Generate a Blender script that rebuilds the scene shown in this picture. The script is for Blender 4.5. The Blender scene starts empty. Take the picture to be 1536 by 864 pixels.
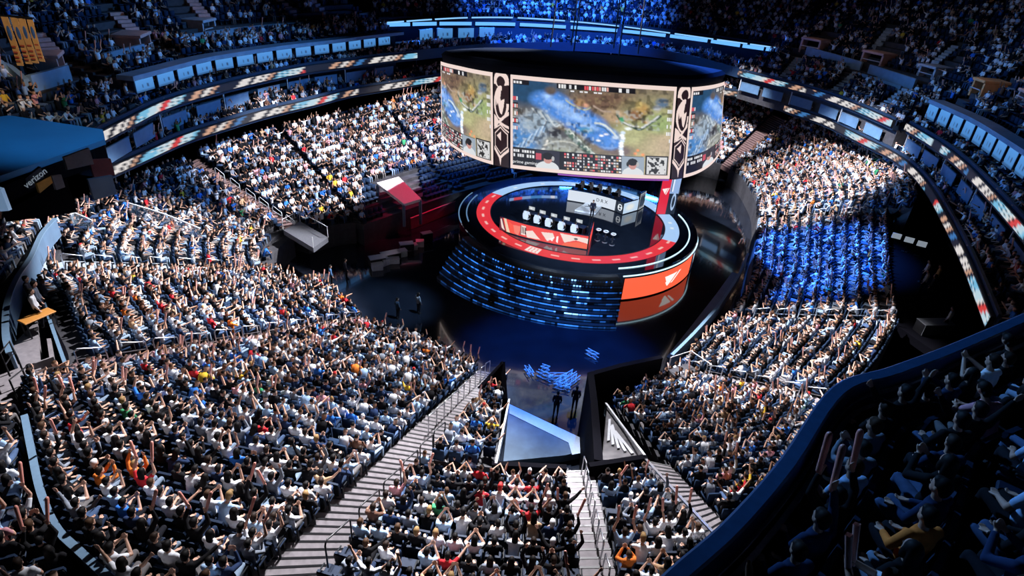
import bpy, math, random
import numpy as np
from mathutils import Vector, Matrix
random.seed(7); rng = np.random.default_rng(11)
C = bpy.context.scene.collection
PI = math.pi
# ---------------------------------------------------------------- camera model (1536 x 864 frame)
F, PITCH, ROLL, H = 900.0, math.radians(29.8), math.radians(4.4), 24.0
fwd = np.array([0, math.cos(PITCH), -math.sin(PITCH)])
r0 = np.array([1.0, 0, 0]); u0 = np.array([0, math.sin(PITCH), math.cos(PITCH)])
cR, sR = math.cos(ROLL), math.sin(ROLL)
rgt = cR*r0 + sR*u0; upv = -sR*r0 + cR*u0
CAM = np.array([0, 0, H])
def ray(px, py): return fwd + rgt*((px-768)/F) - upv*((py-432)/F)
def at(px, py, z):
    d = ray(px, py); return CAM + d*((z-H)/d[2])
def proj(p):
    v = np.asarray(p, float) - CAM; z = v @ fwd
    return 768 + F*(v @ rgt)/z, 432 - F*(v @ upv)/z, z
cam = bpy.data.cameras.new('camera'); co = bpy.data.objects.new('camera', cam); C.objects.link(co)
cam.sensor_width = 36; cam.lens = 36*F/1536; cam.clip_end = 400; cam.clip_start = 0.1
M3 = Matrix((rgt, upv, -fwd)).transposed()
co.matrix_world = Matrix.Translation(Vector(CAM)) @ M3.to_4x4()
sc = bpy.context.scene; sc.camera = co
sc.view_settings.view_transform = 'Standard'; sc.view_settings.look = 'None'
sc.view_settings.gamma = 1; sc.view_settings.use_curve_mapping = False
sc.view_settings.exposure = 0.0
w = bpy.data.worlds.new('World'); sc.world = w; w.use_nodes = True
w.node_tree.nodes['Background'].inputs[0].default_value = (0.05, 0.16, 0.45, 1)
w.node_tree.nodes['Background'].inputs[1].default_value = 0.018
# ---------------------------------------------------------------- tagging
def tag(o, label=None, cat=None, group=None, kind=None):
    if label: o['label'] = label
    if cat: o['category'] = cat
    if group: o['group'] = group
    if kind: o['kind'] = kind
    return o
def empty(name, loc, label, cat, group=None, rz=0):
    o = bpy.data.objects.new(name, None); C.objects.link(o); o.location = Vector(loc); o.rotation_euler = (0, 0, rz)
    o.empty_display_size = 0.1
    return tag(o, label, cat, group)
ORD = ['first','second','third','fourth','fifth','sixth','seventh','eighth','ninth','tenth','eleventh','twelfth','thirteenth','fourteenth','fifteenth','sixteenth','seventeenth','eighteenth','nineteenth','twentieth','twenty-first','twenty-second','twenty-third','twenty-fourth','twenty-fifth','twenty-sixth','twenty-seventh','twenty-eighth','twenty-ninth','thirtieth','thirty-first','thirty-second','thirty-third','thirty-fourth','thirty-fifth','thirty-sixth','thirty-seventh','thirty-eighth','thirty-ninth','fortieth']
# ---------------------------------------------------------------- materials
MATS = {}
def mat(name, col, rough=0.6, metal=0.0, spec=0.5, noise=0.0, nscale=8.0, bump=0.0, coat=0.0, em=None, es=0.0, objcol=False, attr=None, emattr=None, alpha=None):
    if name in MATS: return MATS[name]
    m = bpy.data.materials.new(name); m.use_nodes = True; nt = m.node_tree; b = nt.nodes['Principled BSDF']
    b.inputs['Base Color'].default_value = (*col, 1); b.inputs['Roughness'].default_value = rough
    b.inputs['Metallic'].default_value = metal; b.inputs['Specular IOR Level'].default_value = spec
    if coat: b.inputs['Coat Weight'].default_value = coat; b.inputs['Coat Roughness'].default_value = 0.04
    src = None
    if objcol:
        n = nt.nodes.new('ShaderNodeObjectInfo'); src = n.outputs['Color']
    if attr:
        n = nt.nodes.new('ShaderNodeAttribute'); n.attribute_name = attr; src = n.outputs['Color']
    if noise:
        tc = nt.nodes.new('ShaderNodeTexCoord'); nz = nt.nodes.new('ShaderNodeTexNoise'); nz.inputs['Scale'].default_value = nscale; nz.inputs['Detail'].default_value = 5
        nt.links.new(tc.outputs['Object'], nz.inputs['Vector'])
        mx = nt.nodes.new('ShaderNodeMix'); mx.data_type = 'RGBA'; mx.blend_type = 'MULTIPLY'; mx.inputs['Factor'].default_value = noise
        cr = nt.nodes.new('ShaderNodeValToRGB'); cr.color_ramp.elements[0].position = .3; cr.color_ramp.elements[1].position = .7
        cr.color_ramp.elements[0].color = (.35, .35, .38, 1); cr.color_ramp.elements[1].color = (1.15, 1.15, 1.15, 1)
        nt.links.new(nz.outputs['Fac'], cr.inputs['Fac'])
        if src is not None: nt.links.new(src, mx.inputs[6])
        else: mx.inputs[6].default_value = (*col, 1)
        nt.links.new(cr.outputs['Color'], mx.inputs[7]); src = mx.outputs[2]
        if bump:
            bp = nt.nodes.new('ShaderNodeBump'); bp.inputs['Strength'].default_value = bump
            nt.links.new(nz.outputs['Fac'], bp.inputs['Height']); nt.links.new(bp.outputs['Normal'], b.inputs['Normal'])
    if src is not None: nt.links.new(src, b.inputs['Base Color'])
    if em:
        b.inputs['Emission Color'].default_value = (*em, 1); b.inputs['Emission Strength'].default_value = es
    if emattr:
        n = nt.nodes.new('ShaderNodeAttribute'); n.attribute_name = emattr
        nt.links.new(n.outputs['Color'], b.inputs['Emission Color']); b.inputs['Emission Strength'].default_value = es
    if alpha is not None: b.inputs['Alpha'].default_value = alpha
    MATS[name] = m; return m
m_upw = mat('pale blue deck wall', (.24, .36, .48), .55, noise=.3, nscale=1.5)
m_conc = mat('terrace concrete', (.045, .045, .053), .75, noise=.6, nscale=3, bump=.1)
m_step = mat('pale stair concrete', (.21, .19, .20), .75, noise=.4, nscale=5)
m_dark = mat('black drape', (.003, .003, .005), .9, spec=.03, noise=.3)
m_black = mat('black metal', (.008, .008, .010), .45)
m_navy = mat('navy paint', (.012, .03, .065), .5, noise=.3)
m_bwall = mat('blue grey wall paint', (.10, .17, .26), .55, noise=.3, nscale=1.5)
m_chrome = mat('brushed steel', (.62, .64, .68), .28, metal=1.0, noise=.25, nscale=30)
m_rail = mat('pale painted rail', (.55, .57, .60), .4, noise=.2)
m_floor = mat('polished black floor', (.010, .014, .024), .10, spec=.9, coat=1.0, noise=.5, nscale=.7)
m_deckfloor = mat('glossy stage floor', (.012, .018, .032), .06, spec=1.0, coat=1.0, noise=.4, nscale=1.2)
m_skin = mat('skin', (.52, .30, .21), .5, noise=.15, nscale=20)
m_cloth = mat('clothing', (1, 1, 1), .9, spec=.15, objcol=True, noise=.35, nscale=9, bump=.2)
m_trou = mat('trouser cloth', (1, 1, 1), .9, spec=.15, objcol=True, noise=.35, nscale=12)
m_hair = mat('hair', (.012, .009, .008), .65, spec=.15, objcol=True, noise=.3, nscale=40, bump=.3)
m_crowd = mat('crowd clothing', (1, 1, 1), .9, spec=.12, attr='Col')
m_seat = mat('navy seat vinyl', (.010, .022, .05), .6, spec=.2, noise=.35, nscale=14)
m_seatf = mat('seat shell plastic', (.005, .008, .012), .55, spec=.2, noise=.2)
m_led = mat('led panel', (.01, .01, .01), .5, emattr='Col', es=1.0)
m_glass = mat('railing glass', (.30, .42, .52), .08, spec=.8, alpha=.28)
m_white = mat('white laminate', (.8, .82, .86), .35, noise=.1)
# ---------------------------------------------------------------- mesh builder
def rotz(a): return np.array([[math.cos(a), -math.sin(a), 0], [math.sin(a), math.cos(a), 0], [0, 0, 1]])
class MB:
    def __init__(s): s.v = []; s.f = []; s.c = []
    def add(s, vs, fs):
        b = len(s.v); s.v += [tuple(map(float, q)) for q in vs]; s.f += [tuple(i+b for i in f) for f in fs]; return s
    def box(s, c, d, rz=0, R=None, bev=0.0):
        x, y, z = d[0]/2, d[1]/2, d[2]/2; R = rotz(rz) if R is None else R
        if bev <= 0:
            vs = [(-x,-y,-z),(x,-y,-z),(x,y,-z),(-x,y,-z),(-x,-y,z),(x,-y,z),(x,y,z),(-x,y,z)]
            fs = [(0,3,2,1),(4,5,6,7),(0,1,5,4),(1,2,6,5),(2,3,7,6),(3,0,4,7)]
        else:
            vs = []; b = bev
            ring = lambda X, Y, Z: [(-X+b if X > b else 0, -Y, Z), (X-b, -Y, Z), (X, -Y+b, Z), (X, Y-b, Z), (X-b, Y, Z), (-X+b, Y, Z), (-X, Y-b, Z), (-X, -Y+b, Z)]
            for (e, Z) in ((b, -z), (0, -z+b), (0, z-b), (b, z)): vs += ring(x-e, y-e, Z)
            fs = [tuple(range(7, -1, -1)), tuple(range(24, 32))]
            for k in range(3):
                for i in range(8):
                    j = (i+1) % 8; fs.append((k*8+i, k*8+j, k*8+8+j, k*8+8+i))
        c = np.asarray(c, float)
        return s.add([R @ np.array(q) + c for q in vs], fs)
    def slab(s, poly, z0, z1):
        n = len(poly); vs = [(p[0], p[1], z0) for p in poly] + [(p[0], p[1], z1) for p in poly]
        fs = [tuple(range(n-1, -1, -1)), tuple(range(n, 2*n))] + [(i, (i+1) % n, n+(i+1) % n, n+i) for i in range(n)]
        return s.add(vs, fs)
    def tube(s, path, r, n=8, closed=False):
        P = [np.asarray(p, float) for p in path]; vs = []; N = len(P); prev = None
        for i, p in enumerate(P):
            a = P[(i-1) % N] if (i > 0 or closed) else p; b = P[(i+1) % N] if (i < N-1 or closed) else p
            t = b-a; t = t/(np.linalg.norm(t)+1e-9)
            if prev is None:
                h = np.array([0, 0, 1.0]) if abs(t[2]) < .9 else np.array([1.0, 0, 0]); e = np.cross(t, h)
            else: e = prev - t*(prev @ t)
            e = e/(np.linalg.norm(e)+1e-9); prev = e; g = np.cross(t, e)
            rr = r[i] if isinstance(r, (list, tuple)) else r
            for k in range(n):
                q = 2*PI*k/n; vs.append(p + rr*(math.cos(q)*e + math.sin(q)*g))
        fs = [(i*n+k, i*n+(k+1) % n, ((i+1) % N)*n+(k+1) % n, ((i+1) % N)*n+k) for i in range(N if closed else N-1) for k in range(n)]
        if not closed: fs += [tuple(range(n-1, -1, -1)), tuple((N-1)*n+k for k in range(n))]
        return s.add(vs, fs)
    def lathe(s, c, prof, n=24):
        vs = []; c = np.asarray(c, float)
        for r, z in prof:
            for k in range(n): vs.append(c + np.array([r*math.cos(2*PI*k/n), r*math.sin(2*PI*k/n), z]))
        m = len(prof); fs = [(i*n+k, i*n+(k+1) % n, (i+1)*n+(k+1) % n, (i+1)*n+k) for i in range(m-1) for k in range(n)]
        fs += [tuple(range(n-1, -1, -1)), tuple((m-1)*n+k for k in range(n))]
        return s.add(vs, fs)
    def ball(s, c, r, nu=12, nv=8):
        c = np.asarray(c, float); r = np.asarray(r, float)*np.ones(3); vs = [c+r*np.array([0,0,-1.0])]
        for i in range(1, nv):
            a = -PI/2 + PI*i/nv
            for k in range(nu): vs.append(c + r*np.array([math.cos(a)*math.cos(2*PI*k/nu), math.cos(a)*math.sin(2*PI*k/nu), math.sin(a)]))
        vs.append(c+r*np.array([0,0,1.0])); T = len(vs)-1
        fs = [(0, 1+(k+1) % nu, 1+k) for k in range(nu)] + [(1+i*nu+k, 1+i*nu+(k+1) % nu, 1+(i+1)*nu+(k+1) % nu, 1+(i+1)*nu+k) for i in range(nv-2) for k in range(nu)]
        fs += [(T, 1+(nv-2)*nu+k, 1+(nv-2)*nu+(k+1) % nu) for k in range(nu)]
        return s.add(vs, fs)
    def sweep(s, rings, closed_u=False, caps=True):
        # rings: list of closed cross sections (lists of points, same count)
        m = len(rings[0]); vs = [p for r in rings for p in r]; n = len(rings)
        fs = [(i*m+k, i*m+(k+1) % m, ((i+1) % n)*m+(k+1) % m, ((i+1) % n)*m+k) for i in range(n if closed_u else n-1) for k in range(m)]
        if caps and not closed_u: fs += [tuple(range(m-1, -1, -1)), tuple((n-1)*m+k for k in range(m))]
        return s.add(vs, fs)
    def build(s, name, m, parent=None, smooth=False, origin=None, fixn=True):
        me = bpy.data.meshes.new(name); v = np.array(s.v)
        o = bpy.data.objects.new(name, me); C.objects.link(o)
        if parent is not None:
            o.parent = parent
        elif origin is None:
            lo, hi = v.min(0), v.max(0); origin = ((lo[0]+hi[0])/2, (lo[1]+hi[1])/2, lo[2])
        if parent is None:
            v = v - np.asarray(origin, float); o.location = Vector(origin)
        me.from_pydata(v.tolist(), [], s.f)
        if fixn:
            import bmesh
            bm = bmesh.new(); bm.from_mesh(me); bmesh.ops.recalc_face_normals(bm, faces=bm.faces); bm.to_mesh(me); bm.free()
        if smooth: me.polygons.foreach_set('use_smooth', [True]*len(me.polygons))
        me.materials.append(m); me.update(); return o
def local(root, pts):
    """world points into the frame of an Empty with a z rotation"""
    R = rotz(-root.rotation_euler[2]); L = np.array(root.location)
    return [R @ (np.asarray(p, float)-L) for p in pts]
def mass(name, V, Q, col, m, smooth=False):
    """one mesh from numpy arrays: V n x 3, Q faces m x 4, col n x 3"""
    me = bpy.data.meshes.new(name); n, k = len(V), len(Q)
    me.vertices.add(n); me.vertices.foreach_set('co', np.asarray(V, np.float32).ravel())
    me.loops.add(k*4); me.loops.foreach_set('vertex_index', np.asarray(Q, np.int32).ravel())
    me.polygons.add(k); me.polygons.foreach_set('loop_start', np.arange(0, 4*k, 4, dtype=np.int32))
    try: me.polygons.foreach_set('loop_total', np.full(k, 4, np.int32))
    except Exception: pass
    if col is not None:
        a = me.color_attributes.new('Col', 'FLOAT_COLOR', 'POINT')
        a.data.foreach_set('color', np.hstack([np.asarray(col, np.float32), np.ones((n, 1), np.float32)]).ravel())
    if smooth: me.polygons.foreach_set('use_smooth', np.ones(k, bool))
    me.materials.append(m); me.update(calc_edges=True); me.validate()
    o = bpy.data.objects.new(name, me); C.objects.link(o); return o
def ledgrid(name, P, col, parent=None, m=None, origin=None):
    """LED surface: P (nv,nu,3) points, col (nv,nu,3) emitted colour"""
    nv, nu = P.shape[:2]; i = np.arange(nv*nu).reshape(nv, nu)
    Q = np.stack([i[:-1,:-1], i[:-1,1:], i[1:,1:], i[1:,:-1]], -1).reshape(-1, 4)
    o = mass(name, P.reshape(-1, 3), Q, col.reshape(-1, 3), m or m_led)
    if parent is not None: o.parent = parent
    return o
def catmull(P, n):
    P = np.asarray(P, float); t = np.linspace(0, len(P)-1, n); out = []
    for q in t:
        i = min(int(q), len(P)-2); f = q-i
        a, b, c, d = P[max(i-1, 0)], P[i], P[i+1], P[min(i+2, len(P)-1)]
        out.append(.5*((2*b)+(-a+c)*f+(2*a-5*b+4*c-d)*f*f+(-a+3*b-3*c+d)*f**3))
    return np.array(out)
def resample(P, step):
    P = np.asarray(P, float); d = np.r_[0, np.cumsum(np.linalg.norm(np.diff(P, axis=0), axis=1))]
    n = max(2, int(round(d[-1]/step))+1); q = np.linspace(0, d[-1], n)
    return np.stack([np.interp(q, d, P[:, k]) for k in range(P.shape[1])], 1)
def spot(name, loc, tgt, watts, col, ang, blend=.4, size=.5):
    l = bpy.data.lights.new(name, 'SPOT'); l.energy = watts; l.color = col; l.spot_size = math.radians(ang); l.spot_blend = blend; l.shadow_soft_size = size
    o = bpy.data.objects.new(name, l); C.objects.link(o); o.location = Vector(loc)
    o.rotation_euler = (Vector(tgt)-Vector(loc)).to_track_quat('-Z', 'Y').to_euler(); return o
# ================================================================ seating bowl
def solve_back(f, b, sl):
    A = at(*f)
    for z in np.arange(f[2]+.2, 26, .02):
        B = at(b[0], b[1], z); run = np.hypot(*(B-A)[:2])
        if (z-f[2])/run >= sl: return B
    return at(b[0], b[1], f[2]+5)
def inpoly(px, py, poly):
    c = False; n = len(poly)
    for i in range(n):
        x1, y1 = poly[i]; x2, y2 = poly[(i+1) % n]
        if (y1 > py) != (y2 > py) and px < (x2-x1)*(py-y1)/(y2-y1)+x1: c = not c
    return c
DECKPOLY = [(1268, 600), (1445, 535), (1600, 470), (1600, 900), (1040, 900), (1040, 864)]
SEATS = []      # every seat position of the place
TERR = []
AVOID = []      # (polyline, clearance): no seat stands in a wall, a rail or a flight of stairs
def terrace(name, label, st, tread=.84, spacing=.56, occ=.97, region='', row_phrase='', seat_phrase='', skip=(), drop_to=0.0, sub=4, lm_left=True, gaps=(), front3=None, back3=None, matl=None, rows=None, crowd=True):
    if front3 is None:
        Fp = np.array([at(a[0], a[1], a[2]) for a in st]); Bp = np.array([solve_back(a[:3], a[3:5], a[5]) for a in st])
    else: Fp, Bp = np.array(front3), np.array(back3)
    K = (len(Fp)-1)*sub+1
    Fp, Bp = catmull(Fp, K), catmull(Bp, K)
    run = np.linalg.norm((Bp-Fp)[:, :2], axis=1).mean(); n = rows or max(2, int(round(run/tread)))
    def P(t, z_t=None):
        q = Fp + (Bp-Fp)*t
        if z_t is not None: q = q.copy(); q[:, 2] = (Fp + (Bp-Fp)*z_t)[:, 2]
        return q
    rows_ = []
    base = P(0, 0).copy(); base[:, 2] = drop_to; rows_.append(base)
    for i in range(n):
        rows_.append(P(i/n, i/n)); rows_.append(P((i+1)/n, i/n))
    last = P(1, 1).copy(); rows_.append(last); last2 = last.copy(); last2[:, 2] = drop_to; rows_.append(last2)
    mb = MB(); m = len(rows_); vs = [p for r in rows_ for p in r]
    fs = [(i*K+k, i*K+k+1, (i+1)*K+k+1, (i+1)*K+k) for i in range(m-1) for k in range(K-1)]
    fs += [tuple(i*K for i in range(m)), tuple(i*K+K-1 for i in range(m))]
    mb.add(vs, fs); o = mb.build(name, matl or m_conc); tag(o, label, 'seating terrace', kind='structure'); TERR.append(o)
    info = dict(F=Fp, B=Bp, n=n, P=P)
    for i in range(n):
        line = P((i+.66)/n, i/n); nxt = Bp-Fp
        pts = resample(line, spacing)
        if len(pts) < 2: continue
        pts = (pts[:-1]+pts[1:])/2
        u = np.linspace(0, 1, len(pts))
        for j, p in enumerate(pts):
            d = -np.array([np.interp(u[j], np.linspace(0, 1, K), nxt[:, k]) for k in (0, 1)]); d /= np.linalg.norm(d)
            px, py, dep = proj(p+np.array([0, 0, .6]))
            if dep < 1 or px < -70 or px > 1606 or py > 940 or py < -40: continue
            if any(inpoly(px, py, g) for g in skip): continue
            if any(a <= u[j] <= b for a, b in gaps): continue
            SEATS.append(dict(p=p, d=d, px=px, py=py, dep=dep, reg=region, row=i, n=n, k=(j if lm_left else len(pts)-1-j), rp=row_phrase, sp=seat_phrase, occ=(occ(px, py) if callable(occ) else occ), crowd=crowd, deck=False))
    return info
PIT = [(58, 440), (98, 440), (118, 552), (30, 552), (20, 500), (40, 440)]
VOML = [(395, 345), (440, 325), (500, 350), (530, 420), (470, 430), (398, 412)]
T = {}
T['far'] = terrace('far_terrace', 'far lower terrace beside the hanging scoreboard, dark rows', [(545,338,2,422,198,.4),(690,288,2,555,165,.4),(800,262,2,690,130,.4)], occ=lambda x, y: .02 if (y > 262-.18*(x-560) and x > 545) else .97, region='far stand', gaps=[(.49, .515)], skip=[[(556, 262), (628, 250), (640, 300), (575, 318)]])
T['far left'] = terrace('corner_terrace', 'lower terrace between the two stair aisles on the far side', [(461,349,2,296,236,.4),(500,338,2,356,216,.4),(533,334,2,412,200,.4)], region='far corner', skip=[VOML])
T['left'] = terrace('left_terrace', 'lower terrace under the dark suspended bridge', [(415,405,2,48,390,.4),(410,385,2,88,334,.4),(425,365,2,180,285,.4),(440,352,2,276,246,.4)], region='left stand', skip=[VOML, [(398, 350), (520, 350), (520, 425), (398, 410)]])
T['mid left'] = terrace('middle_terrace', 'lower terrace above the cross aisle with steel hoops', [(420,414,2,45,418,.4),(480,427,2,62,452,.4),(545,476,2,100,546,.4)], region='left stand', skip=[PIT, [(398, 350), (500, 350), (520, 425), (420, 418)]])
T['near left'] = terrace('near_terrace', 'large lower terrace between cross aisle and long stairs', [(552,492,2,45,582,.41),(595,503,2,68,700,.41),(640,517,2,122,820,.41),(680,536,2,235,940,.41),(718,556,2.2,345,885,.41)], region='near left', row_phrase='row from floor', seat_phrase='seat from long stairs', lm_left=False)
T['corner'] = terrace('wedge_terrace', 'small lower terrace wedged between long stairs and tunnel', [(752,562,2.2,644,690,.41),(756,574,2.2,742,702,.41)], sub=3, region='wedge', row_phrase='wedge row', seat_phrase='seat from long stairs')
T['near'] = terrace('front_terrace', 'lower terrace above the tunnel between two stairs', [(634,698,6,475,875,.41),(742,706,6,700,915,.41),(846,708,6,878,915,.41)], region='over tunnel', row_phrase='row above tunnel', seat_phrase='seat from centre stairs', lm_left=False)
T['near right'] = terrace('glass_terrace', 'lower terrace between centre stairs and slanting glass rail', [(890,707,6,936,915,.41),(966,692,6,1092,842,.41)], sub=3, region='over tunnel', row_phrase='glass-rail row', seat_phrase='seat from centre stairs')
T['right near'] = terrace('side_terrace', 'lower terrace above the streaked concrete ramp', [(914,602,2.2,1112,812,.41),(960,586,2.2,1180,712,.41),(1004,562,2,1236,618,.41)], region='right near', row_phrase='ramp-side row', seat_phrase='seat from glass rail')
T['right mid'] = terrace('hoop_terrace', 'lower terrace between two hooped aisles on the stage side', [(1020,550,2,1258,604,.4),(1050,512,2,1310,550,.4),(1088,484,2,1345,490,.4)], region='right mid')
T['right far'] = terrace('blue_lit_terrace', 'blue lit lower terrace beside the dark camera platform', [(1094,474,2,1342,480,.4),(1125,420,2,1332,430,.4),(1130,385,2,1328,386,.4),(1135,332,2,1330,328,.4)], region='right far')
T['right end'] = terrace('end_terrace', 'lower terrace below the ribbon boards on the far side', [(1135,327,2,1340,321,.4),(1132,300,2,1372,298,.4),(1112,266,2,1320,238,.4),(1094,254,2,1186,182,.4)], region='right end')
T['right corner'] = terrace('back_terrace', 'lower terrace behind the hanging scoreboard', [(1082,247,2,1160,170,.4),(1050,240,2,1088,150,.4),(990,236,2,1000,140,.4)], region='right corner')
# ---- upper deck in the foreground, behind the ledge
RAILPX = [(975, 912), (1020, 864), (1105, 788), (1185, 695), (1262, 585), (1345, 556), (1440, 520), (1560, 468)]
RAIL = catmull([at(x, y, 18.2) for x, y in RAILPX], 43)
def normals2d(L):
    t = np.gradient(L[:, :2], axis=0); t /= np.linalg.norm(t, axis=1)[:, None]
    return np.stack([t[:, 1], -t[:, 0], np.zeros(len(t))], 1)
RN = normals2d(RAIL)
# ================================================================ crowd (far) as one stuff mesh, seats likewise
TOPS = [('white', (.84, .87, .92), .33), ('pale blue', (.38, .56, .80), .11), ('grey', (.22, .25, .30), .07), ('black', (.008, .008, .010), .36), ('navy', (.018, .035, .09), .09), ('red', (.60, .03, .04), .018), ('tan', (.48, .31, .18), .015), ('pink', (.72, .34, .38), .02), ('yellow', (.80, .52, .05), .006), ('green', (.05, .30, .13), .004), ('orange', (.80, .22, .04), .005), ('brown', (.12, .06, .04), .025), ('bright blue', (.04, .20, .70), .03)]
TW = np.array([t[2] for t in TOPS]); TW /= TW.sum()
TRO = [(.010, .011, .016), (.016, .03, .065), (.06, .10, .19), (.15, .14, .14), (.007, .007, .009), (.20, .27, .36)]
HAIR = [('black', (.006, .005, .005), .62), ('dark brown', (.02, .011, .007), .22), ('brown', (.06, .03, .015), .08), ('fair', (.28, .17, .07), .03), ('white-capped', (.7, .7, .72), .04), ('red-capped', (.5, .03, .03), .01)]
HW = np.array([h[2] for h in HAIR]); HW /= HW.sum()
SKINS = [(.62, .38, .28), (.55, .32, .22), (.45, .25, .17), (.30, .16, .10), (.66, .43, .33)]
ARMS = {  # pose: (right elbow, right wrist, left elbow, left wrist)
 'hands on lap': ((.25,.03,.72),(.13,.27,.63),(-.25,.03,.72),(-.13,.27,.63)),
 'both arms raised': ((.31,.10,1.16),(.23,.17,1.42),(-.31,.10,1.16),(-.23,.17,1.42)),
 'one arm raised': ((.27,.12,1.20),(.20,.16,1.47),(-.25,.03,.72),(-.10,.27,.64)),
 'clapping': ((.27,.16,.82),(.06,.37,1.00),(-.27,.16,.82),(-.06,.37,1.00)),
 'holding up a phone': ((.22,.22,.88),(.08,.33,1.16),(-.22,.22,.88),(-.06,.33,1.15)),
 'leaning forward': ((.24,.36,.64),(.08,.52,.62),(-.24,.36,.64),(-.08,.52,.62)),
 'pointing ahead': ((.33,.18,1.02),(.46,.42,1.10),(-.24,.04,.72),(-.12,.27,.63)),
 'arms spread': ((.38,.08,1.06),(.55,.14,1.30),(-.38,.08,1.06),(-.55,.14,1.30)),
}
POSES = list(ARMS); PW = np.array([.46, .05, .06, .16, .06, .13, .05, .03]); PW /= PW.sum()
def lowtube(path, rad, n):
    P = [np.asarray(p, float) for p in path]; vs = []; qs = []
    for i, p in enumerate(P):
        a = P[max(i-1, 0)]; b = P[min(i+1, len(P)-1)]; t = (b-a)/np.linalg.norm(b-a)
        h = np.array([1.0, 0, 0]) if abs(t[0]) < .8 else np.array([0, 1.0, 0]); g = np.cross(t, h); g /= np.linalg.norm(g); e = np.cross(g, t)
        r = rad[i]; rx, ry = (r if isinstance(r, tuple) else (r, r))
        for k in range(n): q = 2*PI*(k+.5)/n; vs.append(p + rx*math.cos(q)*e + ry*math.sin(q)*g)
    for i in range(len(P)-1):
        for k in range(n): qs.append((i*n+k, i*n+(k+1) % n, (i+1)*n+(k+1) % n, (i+1)*n+k))
    return vs, qs
def low_person(pose, stick=False):
    V, Q, S = [], [], []
    def put(vq, slot):
        b = len(V); V.extend(vq[0]); Q.extend([tuple(i+b for i in f) for f in vq[1]]); S.extend(slot if isinstance(slot, list) else [slot]*len(vq[0]))
    ln = pose == 'leaning forward'; f = (lambda p: (p[0], p[1]+max(0, p[2]-.55)*.55, p[2]-max(0, p[2]-.6)*.16)) if ln else (lambda p: p)
    put(lowtube([f((0,-.02,.42)), f((0,-.03,.58)), f((0,-.04,.86)), f((0,-.03,.99)), f((0,-.01,1.04))], [(.16,.10), (.16,.12), (.20,.12), (.17,.09), (.05,.05)], 6), 0)
    hd = [f((0,.0,1.02)), f((0,.02,1.08)), f((0,.02,1.16)), f((0,.01,1.24)), f((0,.0,1.28))]
    put(lowtube(hd, [.05, (.075,.085), (.085,.10), (.075,.09), .02], 6), [1]*6+[1,1,3,3,1,1]*1+[3 if k in (0,1,2,3,4,5) and i else 1 for i in (0,) for k in range(6)]+[3]*12)
    re, rw, le, lw = ARMS[pose]
    for s, e, wr in ((1, re, rw), (-1, le, lw)):
        sh = f((.18*s, -.04, .97))
        put(lowtube([sh, e], [.06, .05], 4), 0); put(lowtube([e, wr, (np.asarray(wr)+(np.asarray(wr)-np.asarray(e))*.35)], [.045, .036, .02], 4), 1)
        if stick and s*1 > 0 or stick == 2:
            d = np.array([.04*s, .12, .42]); put(lowtube([np.asarray(wr)-d*.1, np.asarray(wr)+d], [.035, .04], 4), 4)
        put(lowtube([(.09*s, 0, .50), (.11*s, .44, .50), (.12*s, .44, .06)], [.085, .07, .045], 4), 2)
    return np.array(V), np.array(Q), np.array(S)
LOWT = [low_person(p) for p in POSES] + [low_person('both arms raised', 2), low_person('one arm raised', 1), low_person('clapping', 2)]
LWT = np.r_[PW*.93, [.02, .03, .02]]; LWT /= LWT.sum()
def place_all(templ, idx, pos, ang, scale, colfn):
    Vs, Qs, Cs = [], [], []; base = 0
    for t in range(len(templ)):
        sel = np.nonzero(idx == t)[0]
        if not len(sel): continue
        V, Q, S = templ[t]; n = len(V); ca, sa = np.cos(ang[sel])[:, None], np.sin(ang[sel])[:, None]; s = scale[sel][:, None]
        X = (V[None, :, 0]*ca - V[None, :, 1]*sa)*s + pos[sel, 0][:, None]; Y = (V[None, :, 0]*sa + V[None, :, 1]*ca)*s + pos[sel, 1][:, None]; Z = V[None, :, 2]*s + pos[sel, 2][:, None]
        Vs.append(np.stack([X, Y, Z], -1).reshape(-1, 3)); Qs.append((Q[None] + (base + np.arange(len(sel))*n)[:, None, None]).reshape(-1, 4))
        Cs.append(colfn(sel, S).reshape(-1, 3)); base += n*len(sel)
    return np.vstack(Vs), np.vstack(Qs), np.vstack(Cs)
def low_seat():
    V, Q, S = [], [], []
    def bx(c, d, s):
        b = len(V); x, y, z = d[0]/2, d[1]/2, d[2]/2
        V.extend([(c[0]+i*x, c[1]+j*y+k*.06*(d[2] > .3), c[2]+k*z) for k in (-1, 1) for i, j in ((-1,-1),(1,-1),(1,1),(-1,1))])
        V[-4:] = [(v[0], v[1]-.10*(d[2] > .3), v[2]) for v in V[-4:]]
        Q.extend([tuple(b+i for i in f) for f in [(0,3,2,1),(4,5,6,7),(0,1,5,4),(1,2,6,5),(2,3,7,6),(3,0,4,7)]]); S.extend([s]*8)
    bx((0, .06, .42), (.46, .42, .07), 0); bx((0, -.20, .64), (.46, .07, .48), 0); bx((0, -.02, .2), (.06, .3, .38), 1)
    return np.array(V, float), np.array(Q), np.array(S)
SEATT = [low_seat()]
DARKDIM = None
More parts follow.
